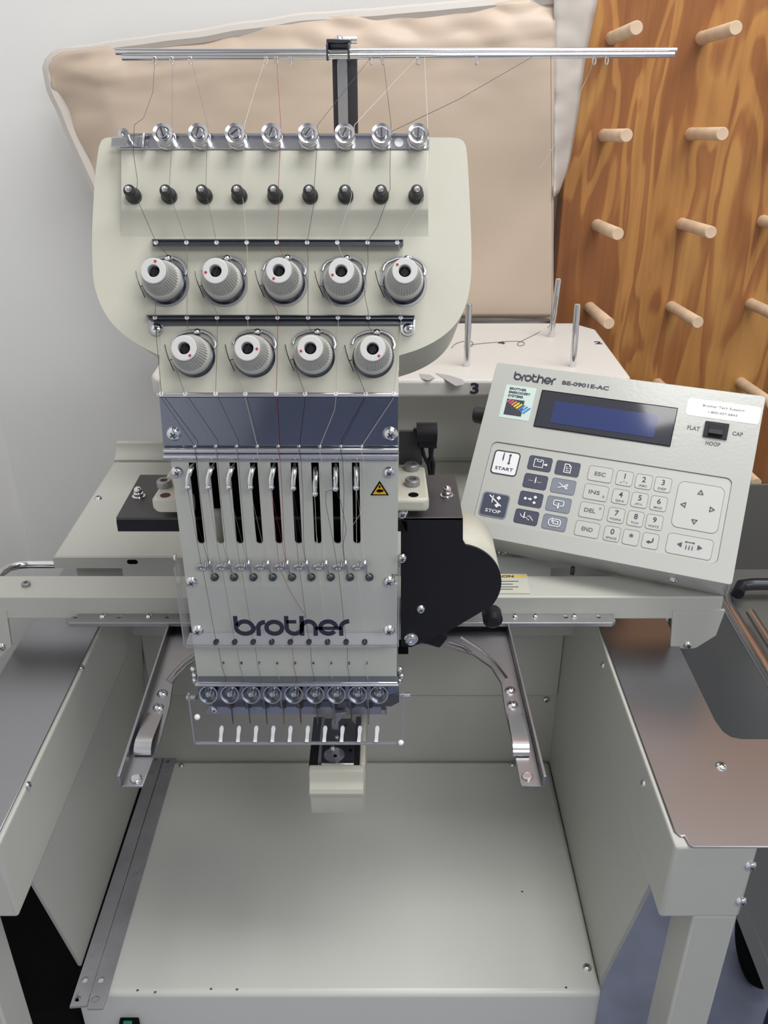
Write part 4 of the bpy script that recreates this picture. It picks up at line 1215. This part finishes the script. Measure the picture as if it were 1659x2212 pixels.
def needle_icon(x, y, h_):
    return [[(x - 0.25, y + h_), (x + 0.25, y + h_), (x + 0.45, y), (x + 0.3, y - h_ * 0.4), (x, y - h_ * 0.6), (x - 0.3, y - h_ * 0.4), (x - 0.45, y)]]
def updown(x, y, h_):
    return [[(x, y + h_), (x + 1.1, y + h_ - 1.2), (x + 0.4, y + h_ - 1.2), (x + 0.4, y - h_ + 1.2), (x + 1.1, y - h_ + 1.2), (x, y - h_), (x - 1.1, y - h_ + 1.2), (x - 0.4, y - h_ + 1.2), (x - 0.4, y + h_ - 1.2), (x - 1.1, y + h_ - 1.2)]]
def diamond(x, y, r): return [[(x, y + r), (x + r, y), (x, y - r), (x - r, y)]]
# start / stop
k_, u, v, w_, h_ = key(zA_([(240, 250), (590, 290), (520, 615), (170, 560)]), 'white', 'ink', 0.0013, 0.004)
icon(k_, u, v + 0.0034, [], needle_icon(-2.2, 1.2, 3.8) + updown(2.2, 0.8, 3.8), 'ink', sc=mm * 1.5)
legend(k_, 'START', u, v - 0.0062, 0.0034, 'ink', w_ * 0.68)
k_, u, v, w_, h_ = key(zA_([(80, 800), (445, 850), (380, 1180), (20, 1120)]), 'navy', 'slate', 0.0013, 0.004)
icon(k_, u, v + 0.0034, [[(-5, 4.4), (4.8, -2.6)]], needle_icon(-2.2, 1.0, 3.8) + diamond(2.0, 3.2, 1.7) + diamond(1.8, -2.4, 1.7), 'white', 0.0013, mm * 1.4)
legend(k_, 'STOP', u, v - 0.0062, 0.0034, 'white', w_ * 0.56)
# dark and grey function keys
c1k = [[(700, 320), (1010, 365), (975, 555), (665, 505)], [(640, 555), (950, 605), (915, 790), (600, 745)], [(580, 790), (890, 840), (850, 1030), (540, 980)], [(520, 1025), (830, 1080), (795, 1270), (480, 1210)]]
c2k = [[(1060, 385), (1380, 430), (1350, 620), (1025, 575)], [(1005, 620), (1325, 665), (1290, 860), (965, 810)], [(940, 855), (1265, 905), (1225, 1105), (905, 1050)], [(890, 1095), (1215, 1150), (1165, 1345), (850, 1290)]]
def sq(x0, y0, x1, y1): return [(x0, y0), (x1, y0), (x1, y1), (x0, y1), (x0, y0)]
arrow_r = lambda x, y: [[(x - 1.4, y + 0.5), (x, y + 0.5), (x, y + 1.3), (x + 1.5, y), (x, y - 1.3), (x, y - 0.5), (x - 1.4, y - 0.5)]]
icons1 = [
    ([[(-4.2, -3), (-4.2, 3), (1.4, 3), (2.4, 2), (2.4, -3), (-4.2, -3)], sq(-2.2, 1.4, 0.6, 3.0)], arrow_r(4.4, -0.4)),
    ([[(-5 + 0.9 * i, 0.2), (-4.6 + 0.9 * i, 0.2)] for i in range(4)] + [[(1.4 + 0.9 * i, -0.3), (1.8 + 0.9 * i, -0.3)] for i in range(4)], needle_icon(0, 0.2, 3.2)),
    ([], diamond(-4, 0, 1.3) + arrow_r(-0.6, 0) + diamond(3.0, 2.0, 1.4) + diamond(3.0, -2.2, 1.3)),
    ([[(-5, 1.8), (-3.6, 0), (-2, -0.6), (0.5, -0.4)], [(3.0, 0), (4.4, -1), (5.2, -2)]] + [[(2.0 + 0.9 * cos(a), -0.3 + 0.9 * sin(a)), (2.0 + 1.9 * cos(a), -0.3 + 1.9 * sin(a))] for a in (0.6, 1.4, 2.2, 3.9, 4.7)], needle_icon(-1.8, 0.4, 3.2)),
]
icons2 = [
    ([[(-2.2, -3.2), (-2.2, 3.2), (0.8, 3.2), (2.4, 1.6), (2.4, -3.2), (-2.2, -3.2)], [(-1.2, 1.4), (-0.4, 1.0)], [(-1.2, 0.0), (-0.4, -0.4), (0.2, 0.2)], [(-1.0, -1.8), (1.4, -1.8)], [(0.8, 0.4), (1.6, 0.4)]], [[(0.8, 3.2), (2.4, 1.6), (0.8, 1.6)]]),
    ([[(-3.4, 2.2), (0.6, -0.4), (1.6, -1.4), (2.6, -1.8), (3.0, -1.0), (2.0, -0.2), (0.4, -0.2)], [(-3.6, -1.6), (0.6, 0.2), (1.8, 1.4), (3.0, 1.6), (3.0, 0.6), (1.8, 0.0)]], []),
    ([[(-0.9, -1.0), (-3.0, -1.0), (-3.6, -0.4), (-3.6, 2.0), (-3.0, 2.8), (3.0, 2.8), (3.6, 2.0), (3.6, -0.4), (3.0, -1.0), (1.1, -1.0)]], [[(-0.4, 1.2), (0.4, 1.2), (0.4, -2.0), (1.0, -2.0), (0, -3.4), (-1.0, -2.0), (-0.4, -2.0)]]),
    ([[(-2.8, 2.6), (3.0, 2.6), (4.2, 1.4), (4.2, -1.4), (3.0, -2.6), (-3.0, -2.6), (-4.2, -1.4), (-4.2, 1.4), (-2.8, 2.6)], sq(-1.0, -1.0, 2.4, 1.2)], needle_icon(-2.0, 1.2, 2.2)),
]
for i in range(4):
    k_, u, v, w_, h_ = key(zA_(c1k[i]), 'navy', 'ink', 0.0003)
    icon(k_, u, v, icons1[i][0], icons1[i][1], 'white', 0.0007, mm * 1.35)
    k_, u, v, w_, h_ = key(zA_(c2k[i]), 'navy' if i == 0 else 'slate', 'inkgrey', 0.0003)
    icon(k_, u, v, icons2[i][0], icons2[i][1], 'white', 0.0008, mm * 1.35)
# outlined keys
wk = [('ESC', [(210, 115), (455, 150), (425, 300), (175, 265)]), ('INS', [(165, 300), (410, 335), (380, 490), (130, 455)]), ('DEL', [(120, 485), (365, 520), (335, 680), (85, 640)]), ('END', [(75, 675), (322, 715), (290, 868), (40, 830)])]
for s, c in wk:
    k_, u, v, w_, h_ = key(zB_(c), 'keyface', 'inkgrey', 0.0003)
    dx = -0.0015 if s in ('INS', 'DEL') else 0
    legend(k_, s, u + dx, v, 0.0040, 'inkgrey', w_ * 0.46)
    if s == 'INS': icon(k_, u + 0.0078, v - 0.0028, [[(-1, -0.9), (1, -0.9), (0, 1), (-1, -0.9)]], [], 'inkgrey', 0.0003, mm)
    if s == 'DEL': icon(k_, u + 0.0078, v + 0.0034, [[(-1, 0.9), (1, 0.9), (0, -1), (-1, 0.9)]], [], 'inkgrey', 0.0003, mm)
nk = [('1', '- \u00b7', [(490, 165), (662, 185), (640, 340), (470, 310)]), ('2', 'ABC', [(690, 200), (858, 220), (835, 372), (662, 345)]), ('3', 'DEF', [(885, 230), (1057, 250), (1030, 405), (860, 375)]),
      ('4', 'GHI', [(450, 352), (618, 375), (595, 525), (427, 498)]), ('5', 'JKL', [(650, 385), (815, 410), (790, 562), (620, 535)]), ('6', 'MNO', [(845, 422), (1013, 445), (985, 595), (815, 570)]),
      ('7', 'PQRS', [(410, 540), (577, 565), (550, 718), (382, 690)]), ('8', 'TUV', [(610, 575), (772, 598), (748, 755), (578, 725)]), ('9', 'WXYZ', [(800, 610), (970, 635), (940, 790), (770, 760)]),
      ('0', 'SPACE', [(370, 730), (530, 755), (508, 908), (337, 880)]), ('*', '', [(560, 765), (727, 790), (700, 945), (532, 920)]), ('', '', [(760, 800), (927, 825), (897, 985), (730, 955)])]
for s, t, c in nk:
    k_, u, v, w_, h_ = key(zB_(c), 'keyface', 'inkgrey', 0.0003)
    if s == '1':
        legend(k_, '1', u, v + 0.0022, 0.0054, 'ink', None, 0.01)
        icon(k_, u, v - 0.0038, [[(-3.4, -0.9), (-1.6, -0.9)], [(-0.6, 0.5), (0.8, 0.5)]], [[(2.4, -0.9), (3.2, -0.9), (3.2, -0.1), (2.4, -0.1)]], 'ink', 0.0005, mm)
    elif s == '*':
        legend(k_, '*', u, v + 0.0018, 0.0044, 'ink', None, 0.01)
    elif s == '':
        icon(k_, u, v, [[(2.2, 3.0), (2.2, 0.2), (1.6, -0.8), (0.6, -1.2), (-1.0, -1.2)]], [[(-3.6, -1.2), (-0.8, 0.4), (-0.8, -2.8)]], 'ink', 0.0010, mm)
    else:
        legend(k_, s, u, v + 0.0022, 0.0054, 'ink', None, 0.01)
        legend(k_, t, u, v - 0.0042, 0.0021, 'inkgrey', w_ * (0.66 if len(t) > 3 else 0.5), 0.01)
k_, u, v, w_, h_ = key(zB_([(1125, 270), (1597, 345), (1520, 822), (1035, 742)]), 'keyface', 'inkgrey', 0.0003, 0.006)
def tri(cx, cy, a, r=2.6): return [(cx + r * cos(radians(a + t)), cy + r * sin(radians(a + t))) for t in (0, 120, 240)]
st = []
for px, py, a in ((1345, 400, 90), (1172, 520, 180), (1455, 570, 0), (1280, 690, 270)):
    uu, vv = uv(*zB_([(px, py)])[0])
    q = tri((uu - u) / mm, (vv - v) / mm, a)
    st.append(q)
mb = MB()
for q in st: ribbon(mb, [(x * mm, y * mm) for x, y in q], 0.0007, 0.0009, True)
put('arrow_marks', mb, 'ink', k_, pframe(u, v, KH))
k_, u, v, w_, h_ = key(zB_([(1020, 805), (1482, 880), (1450, 1092), (970, 1010)]), 'keyface', 'inkgrey', 0.0003, 0.0035)
fl_ = [tri(-8.2, 0.2, 180, 2.8), tri(8.6, 0.2, 0, 2.8)]
icon(k_, u, v, [], fl_, 'navy', sc=mm)
ic = needle_icon(-3, -1.2, 3.2) + needle_icon(0, -1.2, 3.2) + needle_icon(3, -1.2, 3.2) + [[(-5, 5), (-3.2, 6), (-3.2, 5.3), (3.2, 5.3), (3.2, 6), (5, 5), (3.2, 4), (3.2, 4.7), (-3.2, 4.7), (-3.2, 4)]]
icon(k_, u, v - 0.001, [], [[(x * 0.92, y * 0.92) for x, y in f] for f in ic], 'ink', sc=mm)
# display
def flat(name, corners, m, h, t, r=0.0006, parent=con):
    u, v, w_, h_ = rect(corners)
    return put(name, rr_mesh(w_, h_, r, t), m, parent, pframe(u, v, h)), u, v, w_, h_
d_, u, v, w_, h_ = flat('display', [(1171.5, 842), (1465, 883), (1447, 966.5), (1153, 920)], 'lcd', 0.0, 0.0008)
put('display_border', ring_mesh(w_, h_, 0.0006, 0.0006, 0.0009), 'blackmatte', d_, pframe(u, v, 0))
flat('display_field', [(1197.7, 867), (1421, 897), (1413, 947.5), (1189.6, 913)], 'lcdblue', 0.0008, 0.0003, parent=d_)
# sticker with the striped square
st_, u, v, w_, h_ = flat('sticker', [(1093, 831), (1159, 838.6), (1142, 910), (1078, 901)], 'mint', 0.0, 0.0003)
for i, (s, k) in enumerate((('BROTHER', 0.56), ('EMBROIDERY', 0.72), ('SYSTEMS', 0.5))):
    text('sticker_text', s, 'ink', st_, pframe(u - w_ * 0.36, v + h_ * (0.36 - 0.11 * i), 0.0004), w_ * k, h_ * 0.075, 0.03, 'L')
put('sticker_square', MB().prism([Vector((x, y, 0.0004)) for x, y in ((-0.36 * w_, -0.40 * h_), (0.22 * w_, -0.40 * h_), (0.22 * w_, 0.08 * h_), (-0.36 * w_, 0.08 * h_))], (0, 0, 0.0001)), 'ink', st_, pframe(u, v, 0))
cols = ['sr', 'sr', 'so', 'sy', 'sy', 'sb', 'sb', 'sb']
for i, cn in enumerate(cols):
    x = -0.34 * w_ + 0.085 * w_ * i
    mb = MB()
    y0 = (-0.02 - 0.04 * i) * h_
    ribbon(mb, [(x, y0), (x + w_ * 0.12 + w_ * 0.012 * i, y0 + h_ * (0.10 + 0.012 * i))], w_ * 0.055, 0.0006)
    put('stripe', mb, cn, st_, pframe(u, v, 0))
# white label, rocker switch, printing
lb_, u, v, w_, h_ = flat('support_label', [(1488, 859), (1645, 881), (1639, 916.5), (1480, 897)], 'label', 0.0, 0.0003, 0.003)
text('label_text', 'Brother Tech Support', 'inkgrey', lb_, pframe(u, v + h_ * 0.16, 0.0003), w_ * 0.57, h_ * 0.17)
text('label_text', '1-800-427-6843', 'inkgrey', lb_, pframe(u, v - h_ * 0.16, 0.0003), w_ * 0.40, h_ * 0.12)
sw2, u, v, w_, h_ = flat('rocker_switch', [(1524, 910), (1575.5, 918), (1569.5, 950.7), (1517.5, 943.5)], 'black', 0.0, 0.002)
put('rocker', MB().prism([Vector((-0.30 * w_, y, z)) for y, z in ((-0.34 * h_, 0.002), (-0.34 * h_, 0.006), (0, 0.0035), (0.34 * h_, 0.0046), (0.34 * h_, 0.002))], (0.60 * w_, 0, 0)), 'rubber', sw2, pframe(u, v, 0), bevel=0.0006)
def ptext(s, x0, y0, x1, y1, hgt, m='inkgrey', bold=0.02):
    a, b = uv(x0, y0), uv(x1, y1)
    wd = b[0] - a[0]
    text('printing', s, m, con, pframe((a[0] + b[0]) / 2, (a[1] + b[1]) / 2, 0.0001), wd, hgt, bold)
ptext('FLAT', 1485, 923, 1512, 927, 0.0040)
ptext('CAP', 1582, 936, 1605, 939, 0.0040)
ptext('HOOP', 1524, 957, 1556, 961, 0.0040)
ptext('BE-0901E-AC', 1214, 829, 1316, 837, 0.0044, 'ink', 0.03)
a, b = uv(1108, 821), uv(1198, 832)
ww = b[0] - a[0]
put('wordmark', wordmark_mesh(), 'ink', con, frame(pt(a[0], (a[1] + b[1]) / 2, 0.0003), e1 * ww, e2 * ww * 1.25, nP))

# ================================================================== THREADS
TC = {'white': (206, 204, 198), 'black': (42, 40, 44), 'grey': (120, 120, 122), 'dark': (70, 66, 70), 'red': (150, 40, 40), 'green': (70, 120, 90), 'pale': (200, 198, 180)}
for k, c in TC.items(): M['t_' + k] = mat('thread_' + k, c, 0.6)
def thread(pts, col, label, r=0.00018, group='embroidery threads on the machine'):
    o = put('thread', MB().tube(pts, r, 5).mesh('thread', 80), 't_' + col)
    return tag(o, label, 'thread', group)
def smooth(pts, n=4):
    out = []
    P = [pts[0]] + pts + [pts[-1]]
    for i in range(1, len(P) - 2):
        p0, p1, p2, p3 = P[i - 1:i + 3]
        for k in range(n):
            t = k / n
            out.append(0.5 * ((2 * p1) + (p2 - p0) * t + (2 * p0 - 5 * p1 + 4 * p2 - p3) * t * t + (3 * p1 - p0 - 3 * p2 + p3) * t ** 3))
    out.append(P[-2])
    return out
rodx = [335, 372, 412, 575, 597, 802, 903, 827, 917]
tcol = ['black', 'grey', 'grey', 'pale', 'red', 'dark', 'white', 'black', 'white']
tlab = ['black thread for needle nine, leftmost on the machine', 'grey thread for needle eight, second from the left', 'grey thread for needle seven, third from the left',
        'pale thread for needle six, left of the red thread', 'red thread for needle five, down the middle of the head', 'dark grey thread just right of the red thread',
        'white thread for needle three, third from the right', 'slack black thread for needle two, bowing beside the pegs', 'white thread for needle one, rightmost on the machine']
for i in range(9):
    cx_ = 290 if i == 0 else CYL[i - 1] + 21
    up = [onY(rodx[i], 123, RY - 0.0155)]
    if i == 0: up += [onY(330, 200, 0.92), onY(310, 255, 0.84)]
    if i == 3: up += [onY(552, 190, 0.90)]
    up += [fc(cx_, 270, 0.017), fc(cx_ - 1, 300, 0.0150), fc(cx_ - 2, 330, 0.0115)]
    pg = PEG[i] + 15
    if i == 7: up += [fc(842, 370, 0.013), fc(843, 405, 0.014), fc(833, 440, 0.014), fc(815, 490, 0.010)]
    elif i == 0: up += [fc(297, 390, 0.013), fc(294, 425, 0.014)]
    else: up += [fc(pg - 2, 400, 0.014), fc(pg, 424, 0.014)]
    up += [fc(EY1[i], 523, 0.0103)]
    kb_ = KBASE[i // 2] if i % 2 == 0 else KBASE[5 + i // 2]
    around = [kb_ + XA * 0.0148 + U * 0.006 + N * 0.0042, kb_ + XA * 0.0105 - U * 0.0112 + N * 0.0042, kb_ - XA * 0.006 - U * 0.0143 + N * 0.0042]
    around2 = [kb_ + U * 0.0152 + XA * 0.001 + N * 0.0042, kb_ - XA * 0.0135 + U * 0.006 + N * 0.0042, kb_ - XA * 0.0145 - U * 0.004 + N * 0.0042]
    e2_, e3_ = fc(EY2[i], 685, 0.0095), fc(EY3[i], 851, 0.0058)
    if i % 2 == 0: mid = (around if i in (0,) else around2) + [fc(EY2[i], 676, 0.012), e2_, fc(EY2[i] + 1, 706, 0.006), e3_]
    else:
        if i == 7: mid = [fc(795, 570, 0.008), fc(786, 620, 0.006), fc(790, 650, 0.008)]
        else: mid = [fc(EY1[i] + 2, 560, 0.006)]
        mid += [fc(EY2[i], 676, 0.012), e2_, fc(EY2[i] + 1, 706, 0.006)] + around2 + [e3_]
    px_ = 421 + 45 * i
    a_ = hy(EY3[i], 860, HY - 0.004)
    low = [a_]
    if i == 6: low += [hy(723, 885, HY - 0.003)]
    low += [hy(px_, 964, HY - 0.006), hy(px_, 977, HY - 0.0075), hy(px_ + 4, 992, HY - 0.006)]
    coil = hy(451.5 + 41.85 * i, 1218, HY - 0.0065)
    tip = LTIP[i] + Vector((0, -0.0022, 0))
    low += [hy(px_ + 10 + i * -0.4, 1060, HY - 0.003), hy(445 + 42.2 * i, 1165, HY - 0.003), coil]
    if i == 6: low += [hy(690, 1205, HY - 0.004), hy(683, 1150, HY - 0.004)]
    if i == 7: low += [hy(740, 1180, HY - 0.005), hy(748, 1145, HY - 0.007), hy(744, 1120, HY - 0.009), hy(735, 1080, HY - 0.009)]
    if i == 8: low += [hy(763, 1190, HY - 0.005), hy(752, 1150, HY - 0.006), hy(778, 1110, HY - 0.009)]
    low += [tip]
    if i == 7: low += [hy(704, 1062, HY - 0.009), hy(704, 1090, HY - 0.007), hy(718, 1160, HY - 0.004)]
    low += [RINGS[i] + Vector((0, -0.0006, 0.001)), RINGS[i] + Vector((0.0006, 0.0002, -0.0022))]
    if i == 4: low += [hy(628, 1280, HY - 0.003), hy(660, 1330, HY - 0.003)]
    gh = hl[i] + Vector((0, 0, 0.0012))
    low += [gh, gh + Vector((0.001, 0.0005, -0.004)), hy(NUMP[i] - 3, 1440, HY - 0.001), hy(490 + 38.2 * i, 1473, HY - 0.0045)]
    low += [hy(493 + 37.8 * i, 1512, NY - 0.0035), NEED[i] + Vector((0, -0.001, 0.012)), NEED[i] + Vector((0, -0.0008, 0))]
    thread(up + mid + low, tcol[i], tlab[i])
ZR = TZ + 0.0006
loopz = [onZ(px, py, ZR) for px, py in ((975, 752), (985, 742), (1010, 736), (1022, 741), (1016, 749), (1002, 748), (1030, 743), (1075, 739), (1110, 737), (1130, 739), (1132, 744), (1122, 747), (1118, 742), (1130, 735), (1160, 720), (1184, 706))]
tag(put('thread', MB().tube(smooth(loopz + [onY(1196, 690, 1.092), onY(1204, 640, 1.094)]), 0.0003, 5).mesh('thread', 80), 't_dark'), 'loose dark thread curling across the spool tray', 'thread')
tag(put('thread', MB().tube(smooth([onY(1285, 122, RY - 0.0155), onY(1272, 160, RY), onY(1255, 195, RY), onY(1250, 215, RY), onY(1228, 262, RY), onY(1195, 318, RY), onY(1166, 366, RY)]), 0.0003, 5).mesh('thread', 80), 't_white'), 'loose white thread hanging from the right end of the rods', 'thread')
tag(put('thread', MB().tube([onY(1190, 122, RY - 0.0155), onY(1191, 300, 1.02), onY(1193, 560, 1.07), onY(1191, 726, 1.098)], 0.00022, 5).mesh('thread', 80), 't_dark'), 'dark vertical thread from the rod down to the rear spool pin', 'thread')
tag(put('thread', MB().tube([onY(1150, 123, RY - 0.0155), onY(990, 215, 0.85), fc(846, 284, 0.018), fc(843, 296, 0.018)], 0.00022, 5).mesh('thread', 80), 't_dark'), 'dark thread slanting from the rods to the second cylinder from right', 'thread')

# ================================================================== NEIGHBOURS
cart = thing('steel_cart', 'dark grey steel cart with tubular rim, behind the control console at the right edge', 'cart', (0.55, 0.85, 0))
CZt = -0.56
def cz_(px, py): return onZ(px, py, CZt)
tx = 0.383
tubeA = [V(tx, 0.40, CZt), V(tx, 0.83, CZt), V(tx + 0.004, 0.85, CZt), V(tx + 0.012, 0.862, CZt)]
put('rim_tube', MB().tube(tubeA, 0.007, 12), 'chrome', cart)
put('rim_tube', MB().tube([V(tx + 0.022, 0.40, CZt - 0.002), V(tx + 0.022, 0.82, CZt - 0.002)], 0.005, 12), 'chrome', cart)
put('cross_tube', MB().tube([V(tx + 0.020, 0.855, CZt), V(tx + 0.03, 0.872, CZt + 0.0), V(tx + 0.045, 0.875, CZt), V(0.75, 0.875, CZt)], 0.007, 12), 'darksteel', cart)
put('side_sheet', MB().box(tx - 0.006, tx - 0.002, 0.40, 0.94, -0.80, CZt + 0.002), 'cart', cart)
put('tray_sheet', MB().box(tx - 0.002, 0.76, 0.40, 0.94, CZt - 0.03, CZt - 0.02), 'cartdark', cart)
put('splash_sheet', MB().box(tx - 0.02, 0.76, 0.94, 0.944, -0.80, onY(1620, 1048, 0.94).z - H), 'cartdark', cart)
for x in (0.64, 0.74):
    for y in (0.42, 0.91):
        put('cart_leg', MB().tube([V(x, y, -H + 0.0), V(x, y, CZt - 0.02)], 0.010, 10), 'darksteel', cart)
st = thing('neighbour_stand', 'beige steel stand foot on a black caster, bottom right corner', 'machine stand', (0.40, 0.5, 0))
za_ = -1.15
qz = lambda px, py: onZ(px, py, za_)
put('foot_bar', MB().prism([qz(1606, 1800), qz(1725, 2118), qz(1702, 2182), qz(1580, 1880)], (0, 0, -0.05)), 'paint', st, bevel=0.003)
cpt = onZ(1618, 2030, -1.46)
put('caster', MB().lathe([(0.05, -0.022), (0.062, -0.018), (0.068, -0.006), (0.068, 0.006), (0.062, 0.018), (0.05, 0.022)], frame(Vector((cpt.x + 0.02, cpt.y, 0.0682)), Vector((0, 1, 0)), Vector((0, 0, 1)), XA), 24), 'blackmatte', st)
put('caster_fork', MB().box(cpt.x - 0.01, cpt.x + 0.05, cpt.y - 0.03, cpt.y + 0.03, -H + 0.08, za_ - 0.05), 'blackmatte', st)
bx_ = thing('black_box_shape', 'black box shape on the floor under the left side arm', 'box', V(-0.45, 0.75, -H))
put('box_body', MB().hexa([V(-0.56, 0.60, -H), V(-0.325, 0.60, -H), V(-0.325, 0.95, -H), V(-0.56, 0.95, -H), V(-0.575, 0.58, -0.92), V(-0.318, 0.58, -0.92), V(-0.318, 0.97, -0.92), V(-0.575, 0.97, -0.92)]), 'blackmatte', bx_, bevel=0.006)  # plain black block filling the black area under the left arm
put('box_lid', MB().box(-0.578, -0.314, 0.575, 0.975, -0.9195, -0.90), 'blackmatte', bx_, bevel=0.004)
